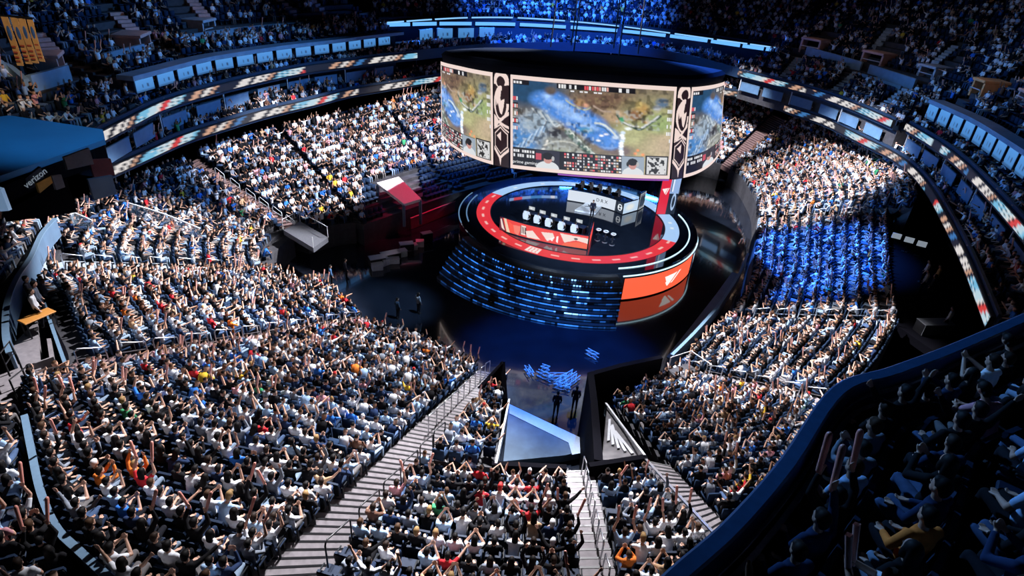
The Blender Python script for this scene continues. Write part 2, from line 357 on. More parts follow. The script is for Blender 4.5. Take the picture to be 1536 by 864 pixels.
def crowd_arrays(L):
    """seats chosen for the far crowd -> one mesh"""
    n = len(L); pos = np.array([s['p'] for s in L]); ang = np.array([math.atan2(s['d'][1], s['d'][0])-PI/2 for s in L]) + rng.normal(0, .14, n)
    idx = rng.choice(len(LOWT), n, p=LWT); sc_ = rng.uniform(.92, 1.08, n)
    top = np.array([TOPS[i][1] for i in rng.choice(len(TOPS), n, p=TW)])*rng.uniform(.8, 1.1, (n, 1)); sk = np.array([SKINS[i] for i in rng.choice(5, n)])
    tr = np.array([TRO[i] for i in rng.choice(6, n)]); hr = np.array([HAIR[i][1] for i in rng.choice(len(HAIR), n, p=HW)]); stk = np.tile((.78, .42, .36), (n, 1))
    pal = np.stack([top, sk, tr, hr, stk], 1)
    return place_all(LOWT, idx, pos, ang, sc_, lambda sel, S: pal[sel][:, S])
# ================================================================ stage
S = np.array([5.5, 51.7, 0.0]); RO = 10.95; ZT = 2.5
def sang(px, py, z=ZT):
    q = at(px, py, z)-S; return math.atan2(q[1], q[0]) % (2*PI)
def cyl(r, a, z): return np.stack(np.broadcast_arrays(S[0]+r*np.cos(a), S[1]+r*np.sin(a), z), -1)
stage = empty('stage', (S[0], S[1], 0), 'round raised stage with glowing red and pale blue ring, stepped blue front', 'stage')
def SL(P): return np.asarray(P)-S
def sbuild(mb, name, m, smooth=False, parent=None):
    mb.v = [tuple(SL(p)) for p in mb.v]; return mb.build(name, m, parent or stage, smooth)
mb = MB(); mb.lathe(S, [(RO-.1, 0.0), (RO-.1, 2.1), (RO, 2.15), (RO, ZT-.06), (RO-.06, ZT)], 128); sbuild(mb, 'platform', m_deckfloor)
# ring of led floor
NA = 720; a = np.linspace(0, 2*PI, NA+1); rr = np.linspace(8.05, 9.3, 13)
P = np.stack([cyl(r, a, ZT+.02) for r in rr]); col = np.zeros((13, NA+1, 3))
aL, aR = sang(754, 294), sang(1006, 362)
red = ((a > aL) | (a < aR)) if aL > aR else ((a > aL) & (a < aR))
red = np.array([(aL <= q <= aR+2*PI) or (q <= aR and aR < PI and False) for q in a]) if aR < aL and aR > PI else red
# red runs from aL (far left) counter-clockwise through the camera side to aR
q = (a-aL) % (2*PI); red = q < ((aR-aL) % (2*PI))
col[:] = (.42, .66, 1.0); col[:, red] = (.85, .035, .045)
for k in range(0, NA, 22):
    if red[k]: col[6:8, k:k+9] = (1.0, .55, .5)
    elif k % 44 == 0: col[5:8, k:k+6] = (.75, .88, 1.0)
ai = int(sang(798, 378)/(2*PI)*NA)  # desk wall emblem's reflection, painted into the ring colour
for d in (-7, -3, 1, 5): col[2:11, ai+d:ai+d+3] = (1, .85, .8)
col[10:11, ai-7:ai+8] = (1, .85, .8); col[2:3, ai-7:ai+8] = (1, .85, .8)
o = ledgrid('ring_light', SL(P), col*.9, stage); tag(o, 'glowing floor ring, red half and pale blue half')
mb = MB(); mb.sweep([[SL(cyl(r_, t, z_)) for r_, z_ in ((7.98, ZT-.02), (7.98, ZT+.06), (8.05, ZT+.06), (8.05, ZT-.02))] for t in a[:-1:4]], closed_u=True); mb.build('ring_trim', m_black, stage)
m_cyan = mat('cyan light strip', (.05, .05, .05), .4, em=(.55, .85, 1.0), es=1.6)
m_dimc = mat('dim light strip', (.05, .05, .05), .4, em=(.30, .60, 1.0), es=.35)
for r_, z_, a0, a1, mm in ((10.2, ZT+.03, sang(927, 402), sang(1033, 322)+2*PI, m_cyan), (10.97, 2.22, sang(930, 409, 2.2), sang(1046, 350, 2.2)+2*PI, m_cyan), (10.2, ZT+.03, sang(712, 292), sang(702, 332), m_dimc), (10.9, ZT, sang(704, 288), sang(690, 334), m_dimc)):
    a1 = a1-2*PI if a1 > a0+2*PI else a1
    mb = MB(); mb.tube([SL(cyl(r_, t, z_)) for t in np.linspace(a0, a1, 50)], .055, 6); mb.build('rim_light', mm, stage)
# blue lit steps on the front
tA, tB = sang(683, 352), sang(926, 404)
NT = 9
for i in range(NT):
    ro = RO+.12+.42*(i+1); zt = 2.2-.245*i; a_ = np.linspace(tA+.02*i, tB-.012*i, 170)
    ri = RO-.05 if i == 0 else ro-.44
    mb = MB(); mb.sweep([[SL(cyl(ri, t, 0.0)), SL(cyl(ri, t, zt)), SL(cyl(ro, t, zt)), SL(cyl(ro, t, 0.0))] for t in a_[::2]]); mb.build('step', m_black, stage)
    n = 340; aa = np.linspace(a_[0], a_[-1], n); g = np.zeros((3, n, 3)); u = np.linspace(0, 1, n)
    k = 0
    while k < n:
        L_ = int(rng.integers(3, 14)) if i > 1 else 3
        gl = .12+1.15*math.exp(-((u[min(k, n-1)]-.72)/.16)**2)+.55*math.exp(-((u[min(k, n-1)]-.25)/.2)**2)
        v = (rng.uniform(.0, 1.0)**1.6*1.35 if i > 1 else rng.choice([.05, .05, 1.2]))*gl*(.35 if i < 2 and u[min(k, n-1)] < .2 else 1)*(.55 if i > 6 else 1)
        cc = np.array((.03, .20, .85))*v + np.array((.35, .6, .7))*max(0, v-.75)*.9
        g[:, k:k+L_] = cc; k += L_ + (int(rng.integers(0, 2)) if i > 1 else int(rng.integers(2, 4)))
    g *= 2.8; g[0] *= .35; zz = np.array([.035, .10, .165])[:, None]+zt-.245
    P = np.stack([cyl(ro+.012, aa, z_[0]) for z_ in (zz if i < NT else zz)])
    ledgrid('step_light', SL(P), g, stage)
# red fascia with white mark
def painter(w, h, bg): return np.tile(np.array(bg, float), (h, w, 1))
def pgrid(img): h, w = img.shape[:2]; return np.meshgrid((np.arange(w)+.5)/w, (np.arange(h)+.5)/h)
def poly(img, pts, c):
    X, Y = pgrid(img); ins = np.zeros(X.shape, bool); n = len(pts)
    for i in range(n):
        x1, y1 = pts[i]; x2, y2 = pts[(i+1) % n]
        if y1 == y2: continue
        ins ^= ((y1 > Y) != (y2 > Y)) & (X < (x2-x1)*(Y-y1)/(y2-y1)+x1)
    img[ins] = c
def ell(img, cx, cy, rx, ry, c, soft=0.0, rot=0.0):
    X, Y = pgrid(img); x, y = X-cx, Y-cy; cr, sr = math.cos(rot), math.sin(rot)
    d = np.sqrt(((x*cr+y*sr)/rx)**2+((-x*sr+y*cr)/ry)**2)
    m = np.clip((1-d)/soft, 0, 1)[..., None] if soft else (d < 1)[..., None].astype(float)
    img[:] = img*(1-m)+np.array(c)*m
def rect(img, x0, y0, x1, y1, c): 
    h, w = img.shape[:2]; img[int(round(y0*h)):max(int(round(y1*h)), int(round(y0*h))+1), int(round(x0*w)):max(int(round(x1*w)), int(round(x0*w))+1)] = c
def line(img, pts, wd, c, asp=1.0):
    X, Y = pgrid(img)
    for (x1, y1), (x2, y2) in zip(pts[:-1], pts[1:]):
        dx, dy = (x2-x1)*asp, y2-y1; t = np.clip((((X-x1)*asp)*dx+(Y-y1)*dy)/(dx*dx+dy*dy+1e-12), 0, 1)
        img[np.hypot((X-x1)*asp-t*dx, Y-y1-t*dy) < wd] = c
f0, f1 = sang(928, 405, 2.1), sang(1034, 378, 2.1)+(2*PI if sang(1034, 378, 2.1) < 3 else 0)
img = painter(200, 90, (.95, .115, .05))
WH = (.95, .85, .8)
poly(img, [(.47, .30), (.64, .34), (.52, .80), (.49, .60), (.55, .47)], WH); poly(img, [(.47, .30), (.66, .28), (.53, .82)], WH); poly(img, [(.69, .27), (.73, .26), (.60, .72), (.57, .74)], WH)
aa = np.linspace(f0, f1, 200); zz = np.linspace(2.0, .12, 90)
def fasc(name, aa, zz, img, r_=RO+.02):
    mb = MB(); mb.sweep([[SL(cyl(RO-.15, t, zz[0])), SL(cyl(r_-.01, t, zz[0])), SL(cyl(r_-.01, t, zz[-1])), SL(cyl(RO-.15, t, zz[-1]))] for t in aa[::8]]); o_ = mb.build(name, m_black, stage)
    P = np.stack([cyl(r_, aa, z_) for z_ in zz]); return ledgrid('led_face', SL(P), img, o_)
fasc('fascia_panel', aa, zz, img*1.2)
img = painter(90, 60, (.01, .02, .05))
for k in range(5): line(img, [(.15+.13*k, .2+.1*(k % 2)), (.30+.13*k, .75-.12*(k % 3))], .06, (.8, .9, 1.0))
ell(img, .75, .45, .16, .22, (.8, .9, 1)); ell(img, .75, .45, .08, .12, (.01, .02, .05))
fasc('fascia_panel', np.linspace(f1+.03, f1+.42, 90), np.linspace(1.95, .2, 60), img)
# ---------------------------------------------------------------- desks
def wallrib(base, h, th=.12):
    base = np.asarray(base); n = normals2d(base); return base, n
def deskwall(name, label, px, h, img, group=None, th=.14, flip=1):
    b = catmull([at(x, y, ZT)+np.array([0, 0, .025]) for x, y in px], img.shape[1]); n = normals2d(b)*flip
    if (n[len(n)//2][:2] @ (CAM[:2]-b[len(b)//2][:2])) < 0: n = -n
    root = empty(name, b[len(b)//2], label, 'desk barrier', group); org = b[len(b)//2]
    mb = MB(); mb.sweep([[b[i]-org-n[i]*th+np.array([0,0,.0]), b[i]-org+np.array([0,0,.0]), b[i]-org+np.array([0,0,h]), b[i]-org-n[i]*th+np.array([0,0,h])] for i in range(0, len(b), 4)]); mb.build('panel', m_black, root)
    zz = np.linspace(h-.03, .06, img.shape[0]); P = np.stack([b-org+n*.015+np.array([0, 0, z_]) for z_ in zz]); ledgrid('led_face', P, img, root); return root, b, n
R_, W_, K_ = (.85, .06, .05), (.9, .72, .66), (.03, .01, .015)
img = painter(180, 40, R_)
poly(img, [(0, 0), (.07, 0), (.14, 1), (0, 1)], (.12, .02, .04)); poly(img, [(.02, .15), (.05, .1), (.12, .95), (.06, .8)], W_); poly(img, [(.09, 0), (.13, 0), (.20, 1), (.15, 1)], (.85, .62, .45)); poly(img, [(.16, .1), (.30, .5), (.26, 1), (.20, 1)], (.95, .10, .06))
poly(img, [(.24, .3), (.38, .25), (.33, 1), (.27, .9)], (.9, .22, .16)); poly(img, [(.36, .2), (.44, .2), (.46, .75), (.36, .9)], K_); poly(img, [(.44, .5), (.52, .35), (.60, .9), (.46, .95)], W_)
for d in (0, .022, .044): rect(img, .372+d, .2, .386+d, .8, W_)
rect(img, .37, .15, .44, .25, W_); rect(img, .37, .75, .44, .85, W_)
poly(img, [(.60, .3), (.70, .2), (.72, .55), (.66, .9)], W_); poly(img, [(.655, .75), (.72, .45), (.70, .85), (.68, .68)], (1, .9, .9)); poly(img, [(.735, .4), (.75, .35), (.75, .9), (.735, .8)], (1, .9, .9))
poly(img, [(.76, .1), (1, .2), (1, .6), (.88, .45), (.80, .75)], W_); ell(img, .88, .35, .015, .08, (.1, .1, .1)); poly(img, [(.80, .78), (.90, .55), (1, .65), (1, 1), (.78, 1)], (.9, .13, .06))
d1, d1b, d1n = deskwall('desk_barrier', 'curved red and white front wall of the nearer team desk', [(749, 345), (770, 352), (795, 359), (836, 368), (880, 375)], 1.25, img*1.0)
img = painter(16, 30, (.9, .07, .05)); deskwall('desk_end_panel', 'red end panel closing the nearer team desk', [(882, 374), (888, 352)], 1.25, img)
img = painter(150, 40, (.80, .88, 1.0)); img[:, 140:] = (.02, .03, .05)
d2, d2b, d2n = deskwall('desk_barrier', 'white front wall of the farther team desk with three dark letters', [(851, 301), (880, 306), (905, 312), (924, 318)], 1.15, img*.85)
img = painter(20, 30, (.02, .03, .05)); ell(img, .5, .5, .34, .3, (.8, .85, .9)); ell(img, .5, .38, .15, .09, (.02, .03, .05)); ell(img, .5, .62, .15, .09, (.02, .03, .05))
deskwall('desk_corner_panel', 'narrow black corner panel with pale emblem on the farther desk', [(924.6, 318.3), (932.5, 322)], 1.15, img)
img = painter(40, 30, (.62, .8, 1.0)); ell(img, .45, .5, .3, .4, (.9, .93, .9), .6)
deskwall('desk_side_panel', 'pale blue side panel of the farther team desk', [(933.5, 322.4), (955.5, 316)], 1.15, img*.85)
img = painter(30, 50, (.75, .8, .85))
for k in range(4): poly(img, [(.1+.2*k, 0), (.22+.2*k, 0), (.4+.2*k, .6), (.15+.2*k, 1), (.05+.2*k, 1)], (.02, .03, .05))
deskwall('desk_shard_panel', 'black and white patterned panel at the end of farther desk', [(957, 316), (965, 311)], 1.7, img)
def letters(txt, size, loc, xdir, up, m, parent, name='lettering', ext=.01):
    cu = bpy.data.curves.new(name, 'FONT'); cu.body = txt; cu.size = size; cu.align_x = 'CENTER'; cu.align_y = 'CENTER'; cu.extrude = ext
    t = bpy.data.objects.new(name, cu); C.objects.link(t); bpy.context.view_layer.update()
    me = bpy.data.meshes.new_from_object(t.evaluated_get(bpy.context.evaluated_depsgraph_get())); bpy.data.objects.remove(t)
    o = bpy.data.objects.new(name, me); C.objects.link(o); me.materials.clear(); me.materials.append(m)
    x = np.asarray(xdir, float); x /= np.linalg.norm(x)
    if np.cross(x, up) @ (CAM-(np.asarray(loc, float)+(np.array(parent.location) if parent is not None else 0))) < 0: x = -x
    u = np.asarray(up, float); u -= x*(u@x); u /= np.linalg.norm(u); n = np.cross(x, u)
    M = Matrix((x, u, n)).transposed().to_4x4(); M.translation = Vector(np.asarray(loc, float))
    o.matrix_world = M
    if parent is not None: o.parent = parent
    return o
m_ink = mat('dark ink', (.01, .012, .02), .5)
k = 92; q = d2b[k]-np.array(d2.location)+d2n[k]*.03+np.array([0, 0, .62]); xd = d2b[k+6]-d2b[k-6]
letters('D R X', .46, q, xd, (0, 0, 1), m_ink, d2)
# table tops, monitors, chairs; players are added with the people
PLAYERS = []
def team(px, face_cam, tbl, label, mcol, lab2):
    pts = [at(x, y, ZT) for x, y in px]; ax = pts[-1]-pts[0]; ax[2] = 0; ax /= np.linalg.norm(ax); n = np.array([ax[1], -ax[0], 0])
    if (n[:2] @ (CAM[:2]-pts[0][:2])) < 0: n = -n
    f = n if face_cam else -n
    mid = (pts[0]+pts[-1])/2; org = mid+f*.72; rz = math.atan2(ax[1], ax[0])
    t = empty(tbl, (org[0], org[1], ZT), label, 'desk', rz=rz); Ln = np.linalg.norm(pts[-1]-pts[0])+1.4
    MB().box((0, 0, .72), (Ln, .7, .05), bev=.01).build('table_top', m_black, t)
    for s in (-1, 0, 1): MB().box((s*(Ln/2-.15), 0, .35), (.06, .6, .69)).build('leg', m_black, t)
    for i, p in enumerate(pts):
        q = p+f*.86; mo = empty('monitor', (q[0], q[1], ZT+.745), '%s monitor from the open end on the %s desk' % (ORD[i], lab2), 'monitor', lab2+' team monitors', rz=math.atan2(f[1], f[0])+PI/2)
        MB().box((0, 0, .34), (.62, .04, .38), bev=.008).build('casing', m_black, mo); MB().box((0, .0, .08), (.05, .04, .17)).build('stand', m_black, mo); MB().box((0, .02, .008), (.26, .2, .016), bev=.004).build('base', m_black, mo)
        g = painter(24, 14, mcol); ell(g, .4, .5, .3, .35, (.9, .92, .95), .8); rect(g, 0, .85, 1, 1, (.1, .1, .12))
        X = np.linspace(.29, -.29, 24); Z = np.linspace(.51, .17, 14); ledgrid('screen', np.stack([np.stack([X, np.full(24, .0215), np.full(24, z)], 1) for z in Z]), g*.9, mo)
        ch = empty('gaming_chair', (p[0]-f[0]*.05, p[1]-f[1]*.05, ZT), '%s white gaming chair from the open end at the %s desk' % (ORD[i], lab2), 'chair', lab2+' team chairs', rz=math.atan2(f[1], f[0])-PI/2)
        MB().box((0, .03, .44), (.52, .5, .10), bev=.03).build('seat', m_white, ch)
        MB().sweep([[(x, -.24-.10*(z-.5)-.03*(1-abs(x)/.3)+o_, z) for x, o_ in ((-.26*w_, 0), (.26*w_, 0), (.26*w_, -.09), (-.26*w_, -.09))] for z, w_ in ((.46, .8), (.7, 1), (.98, 1), (1.1, .7), (1.26, .6))]).build('backrest', m_white, ch)
        for s in (-1, 1): MB().box((s*.31, .02, .62), (.07, .3, .04), bev=.01).box((s*.31, .0, .5), (.04, .05, .22)).build('armrest', m_black, ch)
        mb = MB(); mb.tube([(0, 0, .06), (0, 0, .4)], .035, 8)
        for k in range(5): mb.tube([(0, 0, .09), (.3*math.cos(k*2*PI/5), .3*math.sin(k*2*PI/5), .05)], .025, 6)
        mb.build('base', m_black, ch)
        PLAYERS.append((p, f, i, lab2))
team([(790, 334), (806, 340), (823, 345), (842, 350), (861, 354)], False, 'team_desk', 'long black desk with five monitors behind the red wall', (.55, .6, .62), 'nearer')
team([(870, 290.5), (883, 292.5), (896, 295.5), (910, 299), (924, 303)], True, 'team_desk', 'long black desk behind the white wall', (.6, .65, .7), 'farther')
# plinth, light tower, glowing strip for floor reflections
sq = [at(x, y, ZT) for x, y in ((862, 317), (881, 305), (904, 309), (893, 322))]
pl = empty('plinth', np.mean(sq, 0)+np.array([0, 0, .012]), 'low white square plinth at the middle of the stage', 'plinth'); org = np.mean(sq, 0)
MB().slab([(p-org)[:2] for p in sq], 0, .16).build('slab', m_white, pl)
mb = MB()
for k in range(7):
    c = org*0+(sq[0]-org)*rng.uniform(-.45, .45)+(sq[1]-org)*rng.uniform(-.45, .45); mb.box((c[0], c[1], .168), (.5, .12, .012), rz=rng.uniform(0, 3))
mb.build('pattern', m_ink, pl)
b0, b1 = at(984, 322, ZT), at(1011, 322, ZT)
tw = empty('light_tower', (b0+b1)/2, 'tall stage banner tower, red half with white mark and pale half', 'banner tower'); org = (b0+b1)/2; xd = (b1-b0)/np.linalg.norm(b1-b0); Ht = 6.4
rzt = math.atan2(xd[1], xd[0]); tw.rotation_euler = (0, 0, rzt); wT = np.linalg.norm(b1-b0)
MB().box((0, .12, Ht/2), (wT, .2, Ht)).build('frame', m_black, tw)
img = painter(60, 200, (.75, .02, .05)); img[:, 30:] = (.30, .45, .75); img[134:, 30:] = (.012, .02, .04)
poly(img, [(.08, .60), (.38, .585), (.26, .68)], (1, .85, .85)); poly(img, [(.40, .585), (.46, .58), (.33, .69), (.29, .685)], (1, .85, .85)); ell(img, .80, .80, .12, .14, (.4, .55, .8)); ell(img, .80, .80, .07, .09, (.02, .03, .05))
rect(img, .62, .05, .68, .64, (.85, .9, 1)); rect(img, .55, .05, .58, .64, (.05, .06, .1))
X = np.linspace(-wT/2, wT/2, 60); Z = np.linspace(Ht-.02, .05, 200); ledgrid('led_face', np.stack([np.stack([X, np.full(60, .01), np.full(60, z)], 1) for z in Z]), img, tw)
st_ = [at(x, y, ZT) for x, y in ((764, 300), (786, 297), (812, 295.5), (836, 296))]
L_ = catmull(st_, 60); img = painter(60, 4, (.3, .5, .9)); img[:, 8:18] = (.9, .1, .12); img[:, 28:40] = (.08, .3, .7); img[:, 50:55] = (.9, .9, 1)
ledgrid('reflection_strip', SL(np.stack([L_+np.array([0, d, .03]) for d in (.35, .12, -.12, -.35)])), img*.6, stage)  # glowing strip in place of red and blue streaks reflected in the floor
# racing style stools / cases at the right of the nearer desk
for i, (x, y) in enumerate(((897, 352), (908, 355), (919, 359))):
    q = at(x, y, ZT); t = empty('stage_stool', q, '%s small round stool from the red end panel' % ORD[i], 'stool', 'stage stools')
    MB().lathe((0, 0, 0), [(.22, .0), (.05, .03), (.04, .4), (.22, .43)], 14).build('base', m_black, t); mb = MB(); mb.tube([(.2*math.cos(k), .2*math.sin(k), .5) for k in np.linspace(0, 2*PI, 17)[:-1]], .05, 6, closed=True); mb.build('seat', m_white, t)
# ================================================================ hanging scoreboard
ZB = 9.4
bot = [(663,204),(676,217),(695,230),(718,240),(741,247),(766,251.5),(825,258),(885,263),(945,266.5),(1003,268),(1024,266.5),(1045,260),(1062,250),(1073,239),(1079,229)]
BB = np.array([at(x, y, ZB) for x, y in bot])
def topz(px, py, xy):
    z = ZB
    for z in np.arange(ZB+2, ZB+12, .02):
        if proj((xy[0], xy[1], z))[1] <= py: return z
    return z
# height of the screens from the centre column
zt = ZB
for z in np.arange(ZB+3, ZB+11, .02):
    if proj((BB[7][0], BB[7][1], z))[1] <= 120.5: zt = z; break
TP = [(662,92),(672,95),(690,99),(713,104),(740,108.5),(766,111.5),(826,117),(885,121.5),(947,126),(1014,130),(1037,130.5),(1054,129),(1068,127),(1079,124.5),(1086,122)]
TT = np.array([at(x, y, zt) for x, y in TP])
NJ = 421
Bc, Tc = catmull(BB, NJ), catmull(TT, NJ); uu = np.linspace(0, 14, NJ)
cb, ct = (Bc[0]+Bc[-1])/2, (Tc[0]+Tc[-1])/2
jb = empty('scoreboard', (cb[0], cb[1], ZB), 'huge oval scoreboard hanging over the stage, three lit screens facing this way', 'scoreboard'); JO = np.array([cb[0], cb[1], ZB])
full = lambda A, c, k=1.0, z=None: np.vstack([(A-c)*k+c, ((A-c)*np.array([-1, -1, 1])*k+c)[1:-1]]) if True else None
def ringpts(s, k, dz):  # s 0 bottom .. 1 top along the screen, k inset, dz lift
    A = Bc+(Tc-Bc)*s; c = cb+(ct-cb)*s; q = np.vstack([A[::6], 2*np.array([c[0], c[1], A[0][2]])-A[6:-6:6]*np.array([1, 1, 1])]);
    q[:, 2] = ZB+(zt-ZB)*s+dz
    cc = np.array([c[0], c[1], 0]); q[:, :2] = (q[:, :2]-cc[:2])*k+cc[:2]; return q-JO
def hullring(rings, name, m):
    mb = MB(); n = len(rings[0]); 
    for r in rings: mb.v += [tuple(p) for p in r]
    for i in range(len(rings)-1): mb.f += [(i*n+k, i*n+(k+1) % n, (i+1)*n+(k+1) % n, (i+1)*n+k) for k in range(n)]
    mb.f += [tuple(range(n-1, -1, -1)), tuple((len(rings)-1)*n+k for k in range(n))]
    return mb.build(name, m, jb)
m_jb = mat('scoreboard housing', (.004, .007, .016), .7, spec=.08, noise=.4, nscale=1.0)
hullring([ringpts(0, .90, -.15), ringpts(0, .985, -.12), ringpts(0, .99, .0), ringpts(1, .99, 0), ringpts(1, 1.0, .5), ringpts(1, .97, .75), ringpts(1, .80, .9)], 'housing', m_jb)
mb = MB(); 
for k in range(6): mb.tube([ (3.5*math.cos(k*PI/3), 2.2*math.sin(k*PI/3), zt-ZB+.8), (2.5*math.cos(k*PI/3), 1.6*math.sin(k*PI/3), 44-ZB)], .06, 6)
mb.build('hoist_cable', m_black, jb)
def surf(u0_, u1_, nu, s0, s1, nv, off=.05):
    u = np.linspace(u0_, u1_, nu); b = np.stack([np.interp(u, uu, Bc[:, k]) for k in range(3)], 1); t = np.stack([np.interp(u, uu, Tc[:, k]) for k in range(3)], 1)
    n = np.gradient(b, axis=0); n = np.stack([n[:, 1], -n[:, 0], n[:, 0]*0], 1); n /= np.linalg.norm(n, axis=1)[:, None]
    n *= np.sign((n[:, :2]*(b-cb)[:, :2]).sum(1))[:, None]
    return np.stack([b+(t-b)*s+n*off-JO for s in np.linspace(s1, s0, nv)])
CRM = (.93, .74, .68)
def blur(img, n):
    for _ in range(n): img = (img+np.roll(img, 1, 0)+np.roll(img, -1, 0)+np.roll(img, 1, 1)+np.roll(img, -1, 1))/5
    return img
def vnoise(h, w, s):
    g = rng.random((h//s+3, w//s+3)); y, x = np.mgrid[0:h, 0:w]/s; i, j = y.astype(int), x.astype(int); fy, fx = y-i, x-j
    fy = fy*fy*(3-2*fy); fx = fx*fx*(3-2*fx)
    return (g[i, j]*(1-fx)+g[i, j+1]*fx)*(1-fy)+(g[i+1, j]*(1-fx)+g[i+1, j+1]*fx)*fy
def arena_map(w, h):
    """a painterly top view of river, rocks, jungle and grass"""
    A_ = w/h; im = painter(w, h, (.20, .16, .11)); E = lambda *a, **k: ell(im, *a, **k)
    def stroke(pts, wd, c): line(im, catmull(np.array([(x, y, 0) for x, y in pts]), 24)[:, :2].tolist(), wd*.72, c, A_)
    E(.10, .10, .34, .30, (.015, .06, .13), .6); E(.62, .16, .34, .16, (.15, .09, .06), .6); E(.90, .55, .34, .55, (.36, .36, .17), .5); E(.86, .82, .30, .35, (.42, .36, .20), .6); E(.97, .62, .16, .30, (.46, .36, .24), .8); E(.74, .52, .12, .14, (.40, .40, .20), .6); E(.68, .72, .12, .10, (.16, .12, .11), .5); E(.66, .90, .16, .14, (.40, .42, .16), .6); E(.92, .38, .12, .14, (.28, .36, .15), .6); E(.66, .32, .10, .10, (.46, .32, .20), .6)
    E(.10, .70, .22, .34, (.06, .20, .46), .4); E(.17, .44, .14, .20, (.28, .36, .44), .5, rot=.6)
    for k in range(15): stroke([(.02+.012*k, .88-.02*k), (.05+.012*k, .74-.02*k), (.09+.010*k, .70-.022*k)], .006, [(.55, .66, .78), (.05, .12, .26), (.30, .48, .70)][k % 3])
    for cx, cy, rx, ry, ro in ((.24, .20, .15, .13, .3), (.35, .30, .19, .15, .5), (.46, .42, .19, .15, .6), (.57, .55, .14, .13, .5), (.62, .63, .09, .10, .3)): E(cx, cy, rx, ry, (.07, .22, .60), .35, rot=ro)
    for cx, cy, rx, ry in ((.30, .24, .11, .06), (.40, .35, .13, .07), (.50, .46, .08, .05), (.22, .15, .05, .05)): E(cx, cy, rx, ry, (.34, .54, .90), .9, rot=.55)
    E(.47, .50, .07, .05, (.05, .24, .36), .8); E(.55, .62, .05, .04, (.04, .16, .42), .6)
    for k in range(7): stroke([(.13+.015*k, .30+.01*k), (.16+.018*k, .36+.02*k), (.21+.015*k, .40+.01*k)], .011, [(.50, .55, .58), (.10, .16, .24), (.35, .42, .48)][k % 3])
    E(.31, .68, .20, .17, (.22, .23, .21), .5, rot=.1); E(.33, .84, .26, .15, (.36, .37, .31), .5); E(.30, .90, .10, .09, (.55, .50, .47), .5); E(.27, .56, .07, .08, (.03, .03, .04), .5); E(.33, .57, .05, .06, (.08, .08, .09), .6)
    stroke([(.20, .72), (.27, .66), (.38, .66), (.46, .74), (.50, .84)], .012, (.50, .50, .44)); stroke([(.14, .84), (.20, .76), (.22, .66)], .016, (.66, .63, .58)); stroke([(.21, .84), (.27, .77), (.36, .78), (.42, .88)], .007, (.18, .26, .16))
    for k in range(10):
        x, y = .36+.022*k, .54+.036*k; E(x, y, .032, .045, (.07, .13, .10), .4); stroke([(x-.012, y-.02), (x+.004, y-.03), (x+.02, y+.012)], .010, (.70, .74, .66) if k % 2 else (.42, .48, .40))
    stroke([(.53, .41), (.58, .42), (.63, .48), (.67, .56)], .016, (.58, .64, .62)); stroke([(.54, .44), (.59, .46), (.63, .53)], .008, (.05, .10, .12)); E(.66, .56, .03, .03, (.55, .66, .80), .6)
    stroke([(.67, .30), (.70, .37), (.76, .42), (.81, .45), (.86, .38), (.92, .29)], .022, (.05, .09, .06)); stroke([(.69, .36), (.75, .41), (.80, .42)], .012, (.60, .60, .56)); stroke([(.82, .43), (.86, .37), (.91, .29)], .013, (.58, .60, .60)); E(.70, .35, .02, .04, (.05, .30, .14), .5); E(.78, .29, .06, .09, (.24, .12, .06), .6); E(.82, .22, .05, .09, (.42, .26, .09), .6); E(.80, .17, .025, .05, (.55, .42, .15), .6); E(.84, .36, .03, .03, (.55, .36, .14), .6)
    E(.43, .20, .05, .06, (.34, .20, .10), .5); E(.47, .22, .03, .03, (.60, .30, .20), .6); stroke([(.34, .18), (.39, .23), (.46, .27), (.50, .24)], .010, (.46, .47, .30)); stroke([(.52, .22), (.58, .27), (.63, .27)], .012, (.40, .30, .24)); E(.24, .09, .05, .06, (.10, .08, .07), .5); E(.93, .14, .05, .07, (.10, .16, .24), .5); E(.90, .20, .03, .04, (.40, .44, .5), .6)
    for k in range(11): E(.705+rng.uniform(-.012, .012), .50+.032*k, .020, .024, (.88, .92, .96) if k % 3 else (.55, .66, .80), .5)
    E(.74, .45, .03, .025, (.75, .80, .78), .6)
    for x, y in ((.80, .70), (.83, .75), (.81, .79), (.785, .74)): E(x, y, .013, .022, (.90, .30, .12), .6)
    for x, y in ((.57, .55), (.60, .53), (.55, .61)): E(x, y, .02, .016, (.88, .88, .95), .6)
    n1, n2 = vnoise(h, w, 3), vnoise(h, w, 9); im *= (.72+.34*n1+.30*n2)[..., None]
    X, Y = pgrid(im); nf, ng = vnoise(h, w, 5), vnoise(h, w, 7); rk = ((X < .52) & (Y > .42) & (Y < .85)) | ((X < .22) & (Y > .3)) | ((X > .66) & (X < .92) & (Y > .24) & (Y < .46))
    im[rk & (nf > .66)] = im[rk & (nf > .66)]*.5+np.array((.42, .46, .48))*.55; im[rk & (ng < .30)] *= .38; jg = (Y < .35) & (X > .36); im[jg & (ng < .36)] *= .5; im[jg & (nf > .74)] = im[jg & (nf > .74)]*.7+np.array((.26, .2, .10))*.5
    rv = (im[..., 2] > .45) & (im[..., 0] < .35); im[rv & (nf > .70)] = im[rv & (nf > .70)]*.7+np.array((.45, .62, .9))*.3
    return blur(im, 2)*1.18
def blockrow(im, x0, x1, y0, y1, pal, bg=None, n=20, den=.6):
    if bg is not None: rect(im, x0, y0, x1, y1, bg)
    w = (x1-x0)/n
    for k in range(n):
        if rng.random() < den:
            rect(im, x0+k*w, y0+(y1-y0)*.2, x0+k*w+w*.75, y1-(y1-y0)*.15, pal[int(rng.integers(len(pal)))])
